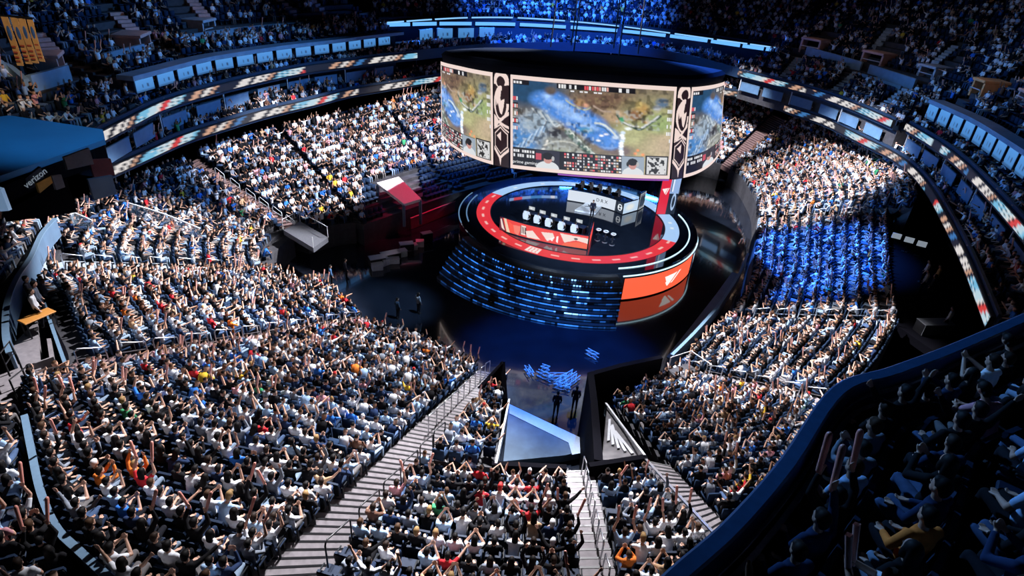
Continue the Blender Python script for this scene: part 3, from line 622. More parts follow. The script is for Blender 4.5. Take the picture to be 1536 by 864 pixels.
def portrait(im, x0, x1, y0, y1, bg):
    rect(im, x0, y0, x1, y1, bg); cx = (x0+x1)/2; w, h = x1-x0, y1-y0
    ell(im, cx, y1, w*.48, h*.42, (.75, .78, .8)); ell(im, cx, y0+h*.46, w*.18, h*.26, (.62, .30, .26)); ell(im, cx, y0+h*.30, w*.22, h*.20, (.012, .012, .015)); ell(im, cx-w*.22, y0+h*.42, w*.06, h*.14, (.02, .02, .02)); ell(im, cx+w*.22, y0+h*.42, w*.06, h*.14, (.5, .5, .5))
LW_ = [(.85, .85, .88), (.7, .7, .72), (.9, .9, .9)]; LR = [(.8, .1, .12), (.85, .85, .85), (.8, .4, .35)]; BK = (.008, .008, .012)
def hud(im, dim=1.0):
    rect(im, 0, 0, .11, .055, BK); blockrow(im, .005, .07, .005, .05, LW_, None, 3, .9)
    rect(im, .28, 0, .78, .06, BK); blockrow(im, .29, .45, .0, .06, LW_, None, 9, .6); blockrow(im, .46, .62, .0, .06, LR, None, 10, .6); blockrow(im, .68, .77, .0, .06, LW_, None, 4, .8); blockrow(im, .34, .58, .06, .09, LW_, None, 8, .5)
    for k in range(5):
        blockrow(im, .0, .04, .17+.085*k, .235+.085*k, LW_+LR, BK if k % 2 else None, 3, .8); blockrow(im, .965, 1, .20+.085*k, .265+.085*k, LW_, None, 3, .8)
    rect(im, 0, .775, .83, 1, BK)
    for k in range(2): blockrow(im, .005, .145, .79+.055*k, .84+.055*k, LW_, BK, 9, .75)
    portrait(im, .15, .30, .78, 1, (.03, .03, .05)); rect(im, .15, .82, .185, .90, (.6, .08, .12))
    for k in range(6): blockrow(im, .33, .70, .785+.035*k, .82+.035*k, LW_+LR+[(.6, .4, .2)], BK, 22, .72)
    for k in range(7): rect(im, .345+.052*k, .78, .350+.052*k, 1, BK)
    portrait(im, .70, .84, .78, 1, (.35, .42, .5))
    rect(im, .845, .76, .995, 1, BK); rect(im, .855, .775, .985, .99, (.72, .72, .72))
    n = vnoise(im.shape[0], im.shape[1], 4); X, Y = pgrid(im); m = (X > .86) & (X < .98) & (Y > .78) & (Y < .985) & (n > .58); im[m] = (.03, .03, .03)
NWm, NHm = 330, 190
img = arena_map(NWm, NHm); hud(img)
def framed(im, bw, bh):
    h, w = im.shape[:2]; o_ = painter(w+2*bw, h+2*bh, CRM); o_[bh:-bh, bw:-bw] = im; return o_
main_map = img
full_img = framed(img, 7, 9)
scr = lambda nm, u0_, u1_, im, lab: tag(ledgrid(nm, surf(u0_, u1_, im.shape[1], 0.0, 1.0, im.shape[0], .06), im, jb), lab)
scr('screen', 5.0, 9.02, full_img*.95, 'middle screen with cream border showing a painted river map')
m_lbl = mat('white screen text', (.02, .02, .02), .5, em=(.9, .9, .92), es=.9)
sf = surf(5.0, 9.02, 60, 0, 1, 60, .075)
q = sf[int(60*.905)][int(60*.105)]; xd = sf[54][10]-sf[54][4]; upd = sf[50][6]-sf[58][6]
letters('prime gaming', .34, q, xd, upd, m_lbl, jb, 'screen_text', .002)
side = main_map[:, 130:]; hh = side.copy()
scr('screen', 0.04, 3.98, framed(side, 7, 9)*.95, 'screen on the west curve with cream border and river map')
right_im = main_map[:, :150]
scr('screen', 10.0, 13.95, framed(right_im, 6, 9)*.95, 'screen on the east curve with cream border and river map')
def motif(w, h):
    D = (.02, .008, .010); im = painter(w, h, D); c = CRM; as_ = w/h
    def L(pts, wd): line(im, pts, wd, c, as_)
    ell(im, .5, .06, .48, .085, c); ell(im, .5, .085, .30, .055, D); rect(im, 0, .075, .10, .11, c); rect(im, .90, .075, 1, .11, c); ell(im, 0, .155, .16, .045, D); ell(im, 1, .155, .16, .045, D)
    ell(im, .5, .30, .50, .175, c); ell(im, .5, .31, .38, .145, D); poly(im, [(.10, .24), (.34, .13), (.58, .13), (.50, .24), (.20, .33)], c); poly(im, [(.60, .12), (1, .12), (1, .30), (.88, .30), (.80, .22), (.60, .20)], D)
    poly(im, [(.26, .27), (.46, .24), (.54, .275), (.78, .25), (.72, .34), (.60, .42), (.46, .40)], c)
    poly(im, [(0, .42), (.20, .45), (.42, .50), (.20, .55), (0, .565)], c); L([(.40, .50), (.98, .40)], .018); L([(.40, .50), (.98, .55)], .014); L([(.02, .575), (.5, .525), (.98, .60)], .008)
    L([(.5, .555), (.93, .625), (.93, .765), (.5, .845), (.07, .765), (.07, .625), (.5, .555)], .006); poly(im, [(.20, .65), (.54, .60), (.54, .705)], c)
    poly(im, [(0, .77), (.10, .79), (.48, .875), (.90, .80), (1, .77), (1, .815), (.56, .90), (.50, .99), (.38, .90), (0, .81)], c)
    return im
mo = motif(56, 170)
scr('motif_panel', 4.06, 4.94, mo*.95, 'dark strip with cream hexagon ornament between two screens')
scr('motif_panel', 9.08, 9.94, mo*.95, 'dark strip with cream hexagon ornament between two screens')
mb = MB(); mb.sweep([[tuple(p*np.array([1, 1, 1])) for p in (surf(u_, u_+.01, 2, .0, 1, 2, .02)[1][0]+np.array([0, 0, dz])*1.0 for dz in (-.14, -.04))] + [tuple(surf(u_, u_+.01, 2, .0, 1, 2, .10)[1][0]+np.array([0, 0, dz])) for dz in (-.04, -.14)] for u_ in np.linspace(6.2, 9.0, 20)])
mb.build('lower_light', mat('magenta strip', (.02, .02, .02), .4, em=(.6, .12, .9), es=.45), jb)
# ================================================================ suite rings, ribbon boards, upper deck
ctr = np.array([3.0, 58.0])
def outn(L):
    n = normals2d(L)
    if (n[len(L)//2][:2] @ (L[len(L)//2][:2]-ctr)) < 0: n = -n
    return n
def curve(px, z, step=.35): return resample(catmull([at(x, y, z) for x, y in px], len(px)*10), step)
def sweepsec(L, n, sec): return [[L[i]*np.array([1, 1, 0])+n[i]*o_+np.array([0, 0, z]) for o_, z in sec] for i in range(len(L))]
def sweepo(L, sec, name, m, parent=None, label=None, kind=None, cat=None):
    n = outn(L); rings = sweepsec(L, n, sec); mb = MB()
    if parent is not None: rings = [[p-np.array(parent.location) for p in r] for r in rings]
    mb.sweep(rings); o = mb.build(name, m, parent); return tag(o, label, cat, None, kind)
LEDC = {'w': (.85, .80, .76), 't': (.70, .40, .26), 'k': (.012, .012, .018), 'c': (.20, .55, .80), 'r': (.75, .06, .05), 'b': (.05, .2, .5), 'p': (.55, .75, .85)}
def ribbon_img(n, h, phase, blanks=()):
    im = painter(n, h, LEDC['k']); step = .35; X = np.arange(n)*step+phase
    seq = [(0, 1.3, 'w'), (1.9, 2.7, 'w'), (3.0, 3.5, 'w'), (3.8, 4.2, 't'), (4.8, 6.4, 'c'), (6.4, 7.7, 'p'), (7.7, 8.1, 'w'), (8.3, 9.1, 'r'), (9.1, 10.3, 'p'), (10.3, 10.8, 'c'), (11.9, 12.7, 't'), (13.2, 13.8, 'w'), (14.1, 14.5, 't'), (15.2, 16.0, 'b')]
    for i in range(n):
        for j in range(h):
            q = (X[i]+(j-h/2)*.12) % 17.3
            for a0_, a1_, c in seq:
                if a0_ <= q < a1_:
                    im[j, i] = LEDC[c]
                    if c in 'cp' and (int(q*5)+j) % 5 == 0: im[j, i] = LEDC['k' if (int(q*5) % 2) else 'w']
    for a0_, a1_ in blanks: im[:, int(a0_*n):int(a1_*n)] = LEDC['k']
    return im
def ribbon_board(px, z, h, phase, label, blanks=(), es=1.0):
    L = curve(px, z); n = outn(L); root = empty('ribbon_board', L[len(L)//2], label, 'led ribbon board', 'led ribbon boards'); org = L[len(L)//2]
    mb = MB(); mb.sweep([[L[i]-org+n[i]*o_+np.array([0, 0, dz]) for o_, dz in ((.0, -.08), (.0, h+.06), (.22, h+.06), (.22, -.08))] for i in range(len(L))]); mb.build('housing', m_black, root)
    P = np.stack([L-org-n*.02+np.array([0, 0, dz]) for dz in np.linspace(h, 0, 8)]); ledgrid('led_face', P, ribbon_img(len(L), 8, phase, blanks)*es, root); return L, n
Z1, Z2, Z3 = 9.2, 11.8, 13.2
R1L = [(172,262),(225,238),(280,213),(340,193),(400,175),(470,158),(530,143),(600,131),(664,121)]
R1R = [(1084,142),(1142,151),(1181,168),(1234,186),(1288,213),(1335,237),(1365,260),(1392,294),(1420,347),(1441,392),(1459,438),(1478,490)]
R2L = [(155,212),(200,188),(250,163),(320,141),(400,121),(470,107),(530,99),(580,92),(626,87)]
R2R = [(1106,113),(1160,127),(1220,143),(1280,165),(1336,190)]
R2S = [(1356,194),(1404,224),(1440,254),(1468,283),(1510,331),(1560,392)]
FAR1 = [(664,121),(760,110),(870,108),(980,118),(1084,142)]
FAR2 = [(626,87),(740,76),(870,74),(1000,86),(1106,113)]
RB = {}
for nm, px, z, ph, lab, bl in (('1L', R1L, Z1, 2.0, 'lower ribbon board along the balcony beyond the bridge', ((.70, .76),)), ('1R', R1R, Z1, 3.0, 'lower ribbon board curving round the dark camera platform', ((.30, .34), (.62, .68))), ('2L', R2L, Z2, 0.5, 'upper ribbon board along the balcony beyond the bridge', ((.62, .70), (.36, .39))), ('2R', R2R, Z2, 4.0, 'upper ribbon board behind the scoreboard, nearest the light bars', ((.42, .46),)), ('2S', R2S, Z2, 2.2, 'upper ribbon board below the lit boxes on the near curve', ((.20, .26), (.48, .53)))):
    RB[nm] = ribbon_board(px, z, .55, ph, lab, bl, .85)
BALC = []
def balcony(px, z, name, label, rows=(.75, 1.75), dz=.40, deep=5.5, seats=True):
    L = curve(px, z, .6); n = outn(L)
    sec = [(.23, z-.3), (.23, z+.82), (.40, z+.82), (.40, z+.1), (1.25, z+.1), (1.25, z+.1+dz), (2.25, z+.1+dz), (2.25, z+.1+2*dz), (deep, z+.1+2*dz), (deep, z-.3)]
    o = sweepo(L, sec, name, m_navy, None, label, 'structure', 'balcony')
    if seats:
        for ri, off in enumerate(rows):
            q = resample(L+n*off, .62)
            nn = outn(q)
            for j, p in enumerate(q):
                p = np.array([p[0], p[1], z+.1+dz*ri]); x_, y_, d_ = proj(p+np.array([0, 0, .6]))
                if -20 < x_ < 1556 and -20 < y_ < 884: SEATS.append(dict(p=p, d=-nn[j][:2], px=x_, py=y_, dep=d_, reg='balcony', row=ri, n=2, k=j, rp='', sp='', occ=.75, crowd=True, deck=False))
    return L, n
B = {}
for nm, px, z, lab in (('1L', R1L, Z1, 'lower balcony slab beyond the bridge'), ('1R', R1R, Z1, 'lower balcony slab on the near curve'), ('1F', FAR1, Z1, 'lower balcony slab behind the scoreboard'), ('2L', R2L, Z2, 'upper balcony slab beyond the bridge'), ('2R', R2R, Z2, 'upper balcony slab behind the scoreboard'), ('2S', R2S, Z2, 'upper balcony slab on the near curve'), ('2F', FAR2, Z2, 'upper balcony slab across the far end')):
    B[nm] = balcony(px, z, 'balcony_slab', lab)
# back walls behind the lower balcony, and balustrades with posts carrying the upper ribbon
m_bal = mat('blue balustrade panel', (.10, .20, .34), .5, noise=.3, nscale=2)
m_box = mat('lit suite window', (.05, .08, .12), .4, emattr='Col', es=1.0)
for nm, wl in (('1L', 'wall_left'), ('1R', 'wall_right'), ('1F', 'wall_far')):
    L, n = B[nm]; sweepo(L, [(4.6, 9.0), (4.6, 11.4), (4.9, 11.4), (4.9, 9.0)], wl, m_dark, None, None, 'structure')
cnt = 0
for nm, px, side in (('2L', R2L, 'beyond the bridge'), ('2R', R2R, 'behind the scoreboard'), ('2S', R2S, 'on the near curve')):
    L = curve(px, Z2, .1); n = outn(L); k = 0; i = 6; bay = 0
    while i+34 < len(L):
        a, b = L[i]+n[i]*.35, L[i+28]+n[i+28]*.35; mid = (a+b)/2; d = b-a; rz = math.atan2(d[1], d[0])
        r = empty('suite_balustrade', (mid[0], mid[1], Z1+.9), '%s blue balustrade bay %s' % (ORD[bay], side), 'balustrade', 'suite balustrades '+side, rz)
        MB().box((0, 0, .52), (np.linalg.norm(d), .07, .95), bev=.015).build('panel', m_bal, r); MB().box((0, 0, 1.02), (np.linalg.norm(d)+.04, .12, .06)).build('cap_rail', m_bwall, r)
        if bay % 2 == 0: MB().box((-np.linalg.norm(d)/2-.14, 0, .82), (.09, .09, 1.7)).build('post', m_rail, r)
        i += 40 if bay % 3 else 34; bay += 1
# third ring: lit boxes under a pale band
def boxrow(px, z, pitch, wid, h, side, nmax=40):
    L = curve(px, z, .05); n = outn(L); s = 0; i = 4; k = 0
    while i+int(wid/.05) < len(L) and k < nmax:
        a, b = L[i], L[i+int(wid/.05)]; mid = (a+b)/2; d = b-a; rz = math.atan2(d[1], d[0]); w_ = np.linalg.norm(d)
        r = empty('suite_window', (mid[0], mid[1], z), '%s lit suite window in the row %s' % (ORD[k], side), 'window', 'lit suite windows '+side, rz)
        MB().box((0, .06, h/2), (w_+.1, .10, h+.08)).build('window_frame', m_navy, r)
        g = painter(20, 12, (.07, .25, .58)); g *= np.linspace(1.1, .75, 12)[:, None, None]
        for q in (.35, .62): rect(g, q, .45, q+.06, .7, (.02, .05, .12))
        rect(g, 0, .85, 1, 1, (.03, .10, .22))
        sg = 1 if (np.array([-math.sin(rz), math.cos(rz)]) @ n[i][:2]) > 0 else -1
        r.rotation_euler = (0, 0, rz if sg > 0 else rz+PI)
        X = np.linspace(-w_/2, w_/2, 20); Zz = np.linspace(h, 0, 12); ledgrid('pane', np.stack([np.stack([X, np.full(20, -.01), np.full(20, q)], 1) for q in Zz]), g*1.0, r, m_box)
        i += int(pitch/.05); k += 1
R3L = [(203,141),(230,133),(308,110),(352,101),(428,88),(510,77),(558,70),(605,64)]
R3R = [(1385,175),(1441,203),(1478,227),(1536,270),(1590,312)]
R3F = [(612,72),(740,62),(870,60),(1000,72),(1110,92),(1190,112)]
boxrow(R3L, Z3, 2.35, 1.85, .82, 'beyond the bridge'); boxrow(R3R, Z3, 1.95, 1.5, 1.15, 'on the near curve')
boxrow([(628,62),(660,59),(700,58),(760,57)], 12.6, 3.2, 2.4, 1.3, 'under the light bars', 4)
for px, hb, lab in ((R3L, .86, 'pale blue fascia band above the lit boxes beyond the bridge'), (R3R, 1.2, 'pale blue fascia band above the lit boxes on the near curve')):
    L = curve(px, Z3, .6); sweepo(L, [(-.12, Z3+hb), (-.12, Z3+hb+.32), (1.15, Z3+hb+.32), (1.15, Z3+hb)], 'trim_fascia', m_upw, None, lab, 'structure', 'fascia')
# light bars on the far fascia
thin = [(567,36),(608,33),(650,30),(704,27.5),(772,27.5),(850,32.5),(931,40.5),(1007,51),(1071,60),(1121,67),(1156,72),(1188,78)]
thick = [(574,40),(617,39),(657,38),(710,38),(776,39),(852,43),(929,48.5),(1001,56),(1063,64),(1111,71),(1146,76),(1182,82)]
m_bar = mat('blue white light bar', (.02, .03, .05), .4, em=(.13, .42, 1.0), es=1.25)
m_bar2 = mat('pale blue light bar', (.02, .03, .05), .4, em=(.25, .58, 1.0), es=1.1)
ZL = 13.9; BARP = [(560,42.3),(657,40),(776,41),(929,50),(1063,66),(1195,86)]
for pts, nm, hh, mm, ZZ in ((thin, 'thin upper', .16, m_bar2, ZL+.25), (thick, 'broad lower', .42, m_bar, ZL-.35)):
    base_ = catmull([at(x, y, ZL) for x, y in BARP], 400); pxs = np.array([proj(p)[0] for p in base_]); cv = []
    for x, y in pts:
        q_ = np.array([np.interp(x, pxs, base_[:, c]) for c in range(3)]); zs = np.arange(12, 16, .01); ys = np.array([proj((q_[0], q_[1], z))[1] for z in zs]); q_[2] = zs[np.argmin(abs(ys-y))]; cv.append(q_)
    cv = catmull(cv, 221)
    for k in range(len(pts)-1):
        i0, i1 = k*20+1, k*20+19
        sg = cv[i0:i1+1]; n = outn(sg); org = sg[9]; r = empty('light_bar', org, '%s %s blue light bar across the far end' % (ORD[k], nm), 'light', nm+' light bars')
        mb = MB(); mb.sweep([[sg[i]-org+n[i]*o_+np.array([0, 0, dz]) for o_, dz in ((.02, -.05), (.02, hh+.05), (.3, hh+.05), (.3, -.05))] for i in range(0, 19, 3)]); mb.build('housing', m_black, r)
        mb = MB(); mb.sweep([[sg[i]-org+n[i]*o_+np.array([0, 0, dz]) for o_, dz in ((-.05, 0), (-.05, hh), (.02, hh), (.02, 0))] for i in range(0, 19, 3)]); mb.build('diffuser', mm, r)
        if nm[0] == 'b' and k % 2 == 1:
            l = bpy.data.lights.new('bar_glow', 'AREA'); l.energy = 900; l.color = (.03, .2, 1.0); l.shape = 'RECTANGLE'; l.size = 5; l.size_y = .5
            lo = bpy.data.objects.new('bar_glow', l); C.objects.link(lo); lo.location = Vector(org-n[9]*.6+np.array([0, 0, .2])); lo.rotation_euler = Vector(-n[9]*1.0+np.array([0, 0, .25])).to_track_quat('-Z', 'Y').to_euler()
cvF = catmull([at(x, y, ZL) for x, y in BARP], 90)
sweepo(cvF, [(.30, 9), (.30, 14.7), (.8, 14.7), (.8, 9)], 'trim_light_fascia', m_navy, None, 'dark blue fascia carrying the light bars', 'structure', 'fascia')
# upper deck terraces
def offs(px, z, sel): 
    P_ = np.array([at(x, y, z) for x, y in px]); n_ = np.stack([normals2d(P_)[:, 0], normals2d(P_)[:, 1], P_[:, 0]*0], 1)
    for i in range(len(n_)):
        if n_[i][:2] @ (P_[i][:2]-ctr) < 0: n_[i] *= -1
    return [(P_[i], n_[i]) for i in range(len(P_))]
def st3(L, o_, z): return [np.array([p[0]+n[0]*o_, p[1]+n[1]*o_, z]) for p, n in L]
UP = []
def utier(label, f3, b3, occ=.62, rows=None, drop=9.0):
    r = terrace('upper_terrace', label, None, tread=.86, spacing=.6, occ=occ, region='upper', drop_to=drop, front3=f3, back3=b3, rows=rows); UP.append(TERR[-1]); return r
R2LX = [(60,260),(100,240),(155,212),(200,188),(238,169)]
A2 = offs(R2LX, Z2, None); A3 = offs([(308,110),(352,101),(428,88),(510,77),(605,64)], Z3, None); A3f = offs(R3L, Z3, None)
AR = offs(R2R, Z2, None); AN = offs(R3R, Z3, None)
utier('small upper terrace between the bridge and the pale suite band', st3(A2, .8, 12.7), st3(A2, 6, 14.7), drop=12.3)
utier('upper terrace strip above the pale suite band', st3(A3f, 1.2, 14.0), st3(A3f, 5.4, 14.9), .7)
utier('steep upper terrace at the far corner above the banners', st3(A2, 6.4, 15.3)+st3(A3, 5.8, 15.5), st3(A2, 22, 24.5)+st3(A3, 20, 24.0), .58)
bars_c = offs([(574,42),(657,40),(776,41),(929,50),(1063,66),(1182,84)], 13.9, None)
utier('upper terrace across the far end above the light bars', st3(bars_c, .9, 15.0), st3(bars_c, 16, 23.5), .75)
utier('upper terrace block under the pale dividing wall', st3(AR, .8, 12.7), st3(AR, 6, 14.7))
utier('steep upper terrace above the pale dividing wall', st3(AR, 6.4, 15.2), st3(AR, 22, 24.5), .55)
utier('dark upper terrace above the lit boxes on the near curve', st3(AN, 1.3, 14.5), st3(AN, 18, 24.0), .5)
from mathutils.bvhtree import BVHTree
_v, _f = [], []
for o in UP:
    k_ = len(_v); _v += [o.matrix_world @ v.co if False else v.co+o.location for v in o.data.vertices]; _f += [tuple(i+k_ for i in p.vertices) for p in o.data.polygons]
UB = BVHTree.FromPolygons(_v, _f)
def hit(px, py):
    d = ray(px, py); r = UB.ray_cast(Vector(CAM), Vector(d).normalized())
    return np.array(r[0]) if r[0] is not None else at(px, py, 15.5)
def pwall(px, h, th, name, label, m=None, lift=0.0):
    P = np.array([hit(x, y) for x, y in px]); zz = np.linspace(np.polyfit(range(len(P)), P[:, 2], 1)[1], np.polyval(np.polyfit(range(len(P)), P[:, 2], 1), len(P)-1), len(P)); P[:, 2] = zz
    P = catmull(P, (len(P)-1)*6+1) if len(P) > 2 else P; n = outn(P); mb = MB()
    mb.sweep([[p-n[i]*th/2+np.array([0, 0, lift-1.0]), p-n[i]*th/2+np.array([0, 0, lift+h]), p+n[i]*th/2+np.array([0, 0, lift+h]), p+n[i]*th/2+np.array([0, 0, lift-1.0])] for i, p in enumerate(P)])
    o = mb.build(name, m or m_upw); tag(o, label, 'wall', kind='structure'); AVOID.append((P, .75)); return P
pwall([(2,108),(24,124),(46,140)], .9, .3, 'wall_upper', 'sloping pale wall end beside the yellow banners')
pwall([(50,138),(78,130),(106,121)], 1.0, .3, 'wall_upper', 'pale blue wall under the first vomitory box')
pwall([(158,98),(190,89),(218,82)], .8, .25, 'wall_upper', 'short pale wall under the second vomitory box')
pwall([(286,66),(354,53),(400,47),(480,37),(556,29)], .7, .25, 'wall_upper', 'long pale upper wall before the far end')
pwall([(1208,82),(1252,94),(1290,106)], .9, .25, 'wall_upper', 'pale dividing wall between two vomitory boxes')
pwall([(1302,110),(1340,122),(1370,133)], .9, .25, 'wall_upper', 'second pale dividing wall, farther along the near curve')
pwall([(1286,116),(1320,126),(1350,137)], .5, .2, 'wall_upper', 'lower pale dividing wall below the second box')
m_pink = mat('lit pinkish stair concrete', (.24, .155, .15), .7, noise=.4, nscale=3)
m_pinku = mat('warm lit deck stair concrete', (.60, .36, .32), .7, noise=.4, nscale=3)  # pink of the warm lamps put into the stair colour
def aisle(a, b, w_, label, m=None):
    A, Bq = hit(*a), hit(*b); AVOID.append((np.array([A, Bq]), w_/2+.32)); d = (Bq-A)[:2]; L_ = np.linalg.norm(d); d /= L_; s = np.array([-d[1], d[0]])*w_/2; mb = MB(); n = min(60, max(4, int(L_/.42))); rings = []
    for i in range(n):
        z = A[2]+(Bq[2]-A[2])*i/n+.35
        for t in (i/n, (i+1)/n):
            p = A[:2]+(Bq-A)[:2]*t; rings.append([(p[0]+s[0], p[1]+s[1], z-.9), (p[0]+s[0], p[1]+s[1], z+.1), (p[0]-s[0], p[1]-s[1], z+.1), (p[0]-s[0], p[1]-s[1], z-.9)])
    mb.sweep(rings); o = mb.build('stair_flight', m or m_pinku); tag(o, label, 'stairs', 'upper deck stair flights')
aisle((192,178), (128,128), 1.0, 'pinkish stairs through the small terrace beyond the bridge')
for a, b, lab in (((78,82),(52,54),'pinkish stairs rising behind the first vomitory box'), ((206,56),(172,22),'pinkish stairs rising behind the second vomitory box'), ((312,34),(286,2),'pinkish stairs rising behind the third vomitory box'), ((446,28),(416,1),'pinkish stairs on the far corner, nearer the third box'), ((489,24),(466,1),'pinkish stairs on the far corner, nearer the light bars')): aisle(a, b, 1.1, lab)
m_blst = mat('bluish stair concrete', (.42, .50, .58), .7, noise=.4, nscale=3)
aisle((1172,122), (1199,90), .9, 'pale stairs below the first box of the near curve', m_blst); aisle((1247,144), (1286,112), .9, 'pale stairs below the second box of the near curve', m_blst); aisle((1314,170), (1362,137), .9, 'pale stairs below the third box of the near curve', m_blst)
aisle((1313,74), (1336,45), .9, 'white stairs above the second box of the near curve', m_blst); aisle((1401,98), (1434,72), .7, 'thin pale stairs above the third box of the near curve', m_blst)
def vomitory(px, py, w_, d_, h_, label, m):
    p = hit(px, py)-np.array([0, 0, .2]); dv = ctr-p[:2]; dv /= np.linalg.norm(dv); a_ = math.atan2(dv[1], dv[0])-PI/2; e3 = np.array([dv[0], dv[1], 0]); AVOID.append((np.array([p+e3*.9, p-e3*2.0]), w_/2+.5))
    r = empty('vomitory_box', p, label, 'entrance box', 'upper deck entrance boxes', a_)
    MB().box((0, -d_/2, h_), (w_+.3, d_+.3, .24), bev=.04).build('roof_slab', m, r)
    for s in (-1, 1): MB().sweep([[(s*w_/2-.12, y, zz), (s*w_/2+.12, y, zz), (s*w_/2+.12, y, h_-.12), (s*w_/2-.12, y, h_-.12)] for y, zz in ((0, 0), (-d_, .9))]).build('side_wall', m, r)
    MB().box((0, -d_*.6, h_*.45), (w_-.24, .1, h_*.9)).build('door_opening', m_dark, r)
    mb = MB(); mb.tube([(-w_/2, .1, h_*.25), (-w_/2, .1, h_*.5), (w_/2, .1, h_*.5), (w_/2, .1, h_*.25)], .05, 6); mb.build('guard_rail', m_rail, r)
    l = bpy.data.lights.new('entrance_lamp', 'POINT'); l.energy = 22; l.color = (1.0, .62, .45); l.shadow_soft_size = .15; lo = bpy.data.objects.new('entrance_lamp', l); C.objects.link(lo); lo.location = Vector(p+np.array([dv[0]*1.6, dv[1]*1.6, h_+1.6]))
m_vom = mat('warm lit concrete', (.62, .42, .38), .7, noise=.35, nscale=2); m_vor = mat('orange lit concrete', (.85, .42, .16), .7, noise=.3, nscale=2)  # warm entrance light put into both concrete colours
for x, y, w_, h_, lab, m in ((97,112,1.9,1.5,'first pinkish vomitory box beside the yellow banners', m_vom), (222,78,2.4,1.5,'second pinkish vomitory box beyond the bridge', m_vom), (316,50,2.2,1.3,'third vomitory box, bluish, beyond the bridge', m_blst), (1212,78,2.4,1.6,'pinkish vomitory box at the end of the light bars', m_vom), (1304,98,2.6,1.5,'pinkish vomitory box between two dividing walls', m_vom), (1386,117,2.0,1.3,'grey vomitory box at the end of the dividing wall', m_blst), (1461,142,1.6,1.4,'orange vomitory box above the lit suite windows', m_vor), (1530,150,1.2,.9,'pink vomitory box at the frame edge above the boxes', m_vom)):
    vomitory(x, y, w_, 1.8, h_, lab, m)
# yellow banners
m_ban = mat('yellow banner cloth', (.62, .34, .12), .8, noise=.25, nscale=3); m_bblu = mat('banner blue print', (.03, .10, .30), .8); m_bred = mat('banner dark print', (.35, .06, .03), .8)
for k, (x0, x1, y0, x2, x3, y1) in enumerate(((2,12,25,6.5,16,87),(16,26,26,20,29,85),(27,37,27,31.5,41,84),(39.5,48,28,43,52,82))):
    dp = 31.0; q = lambda x, y: CAM+ray(x, y)*dp
    A_, B_ = q(x0, y0), q(x1, y0); wv = (B_-A_); wv[2] = 0; w_ = np.linalg.norm(wv); hgt = (y1-y0)/F*dp*1.13; top = (A_+B_)/2
    r = empty('banner', top-np.array([0, 0, hgt]), '%s yellow hanging banner from the frame edge' % ORD[k], 'banner', 'yellow hanging banners', math.atan2(wv[1], wv[0]))
    mb = MB(); mb.sweep([[(x, .03*math.sin(z*3+k)-.015, z), (x, .03*math.sin(z*3+k)+.015, z)] [0:2] + [(x+.001, .03*math.sin(z*3+k)+.015, z)] for z in (0,) for x in (0,)] if False else [[(-w_/2, .03*math.sin(z*2+k)-.015, z), (w_/2, .03*math.sin(z*2+k)-.015, z), (w_/2, .03*math.sin(z*2+k)+.015, z), (-w_/2, .03*math.sin(z*2+k)+.015, z)] for z in np.linspace(0, hgt, 12)]); mb.build('cloth', m_ban, r)
    mb = MB(); mb.ball((0, -.03, hgt*.68), (w_*.30, .03, hgt*.15), 14, 8); mb.build('emblem', m_bblu, r)
    mb = MB()
    for z in (.40, .28, .18, .10): mb.box((0, -.045, hgt*z), (w_*.62, .02, hgt*.035))
    mb.build('print', m_bred, r); MB().box((0, 0, hgt+.04), (w_+.2, .08, .08)).build('top_bar', m_black, r)
# ---------------------------------------------------------------- bridge with blue top
m_blue = mat('blue sheet', (.03, .22, .46), .6, noise=.2, nscale=.5)
br = empty('bridge', at(60, 235, 14.5), 'dark suspended bridge with a large blue top sheet at the frame edge', 'bridge'); bo = at(60, 235, 14.5)
tp = [at(x, y, 14.5)-bo for x, y in ((-120,190),(14,173),(154,194),(157,209),(0,264),(-120,300))]
MB().slab([p[:2] for p in tp], -.25, 0).build('top_sheet', m_blue, br)
MB().slab([(p*.97)[:2] for p in tp], -1.0, -.26).build('deck', m_dark, br)
b1_ = [at(x, y, 14.0)-bo for x, y in ((0,290),(60,262),(140,235),(150,222))]
mb = MB(); mb.sweep([[p+np.array([0, 0, -.5]), p+np.array([0, 0, .2]), p+np.array([-.3, .5, .2]), p+np.array([-.3, .5, -.5])] for p in b1_]); mb.build('edge_beam', m_dark, br)
def vplane(name, label, quad, depth, m, cat, th=.12, group=None):
    """an upright panel through four pixels (top left, top right, bottom right, bottom left) at its place"""
    A_, B_ = CAM+ray(*quad[0])*depth[0], CAM+ray(*quad[1])*depth[1]; hv = (B_-A_)*np.array([1, 1, 0]); w_ = np.linalg.norm(hv); 
    zt_ = (A_[2]+B_[2])/2
    def zat(p, px): 
        for z in np.arange(zt_, zt_-14, -.03):
            if proj((p[0], p[1], z))[1] >= px[1]: return z
        return zt_-14
    z0_ = zat(A_, quad[3]); z1_ = zat(B_, quad[2]); n = np.array([hv[1], -hv[0], 0])/w_
    if n[:2] @ (CAM-A_)[:2] < 0: n = -n
    org = np.array([(A_[0]+B_[0])/2, (A_[1]+B_[1])/2, min(z0_, z1_)]); r = empty(name, org, label, cat, group)
    a1, b1, b0_, a0_ = A_-org, B_-org, np.array([B_[0], B_[1], z1_])-org, np.array([A_[0], A_[1], z0_])-org
    MB().sweep([[a1, b1, b0_, a0_], [p-n*th for p in (a1, b1, b0_, a0_)]]).build('panel', m, r)
    return r, A_, B_, z0_, z1_, n
m_grey = mat('grey screen cloth', (.10, .11, .13), .6, noise=.3); m_yel = mat('yellow panel', (.55, .32, .05), .6, noise=.3); m_dred = mat('dark red wall', (.10, .006, .008), .6, noise=.4)
vplane('grey_panel', 'grey panel hanging under the blue bridge sheet', ((96,236),(134,222),(136,246),(98,254)), (23.78, 24.60), m_grey, 'panel')
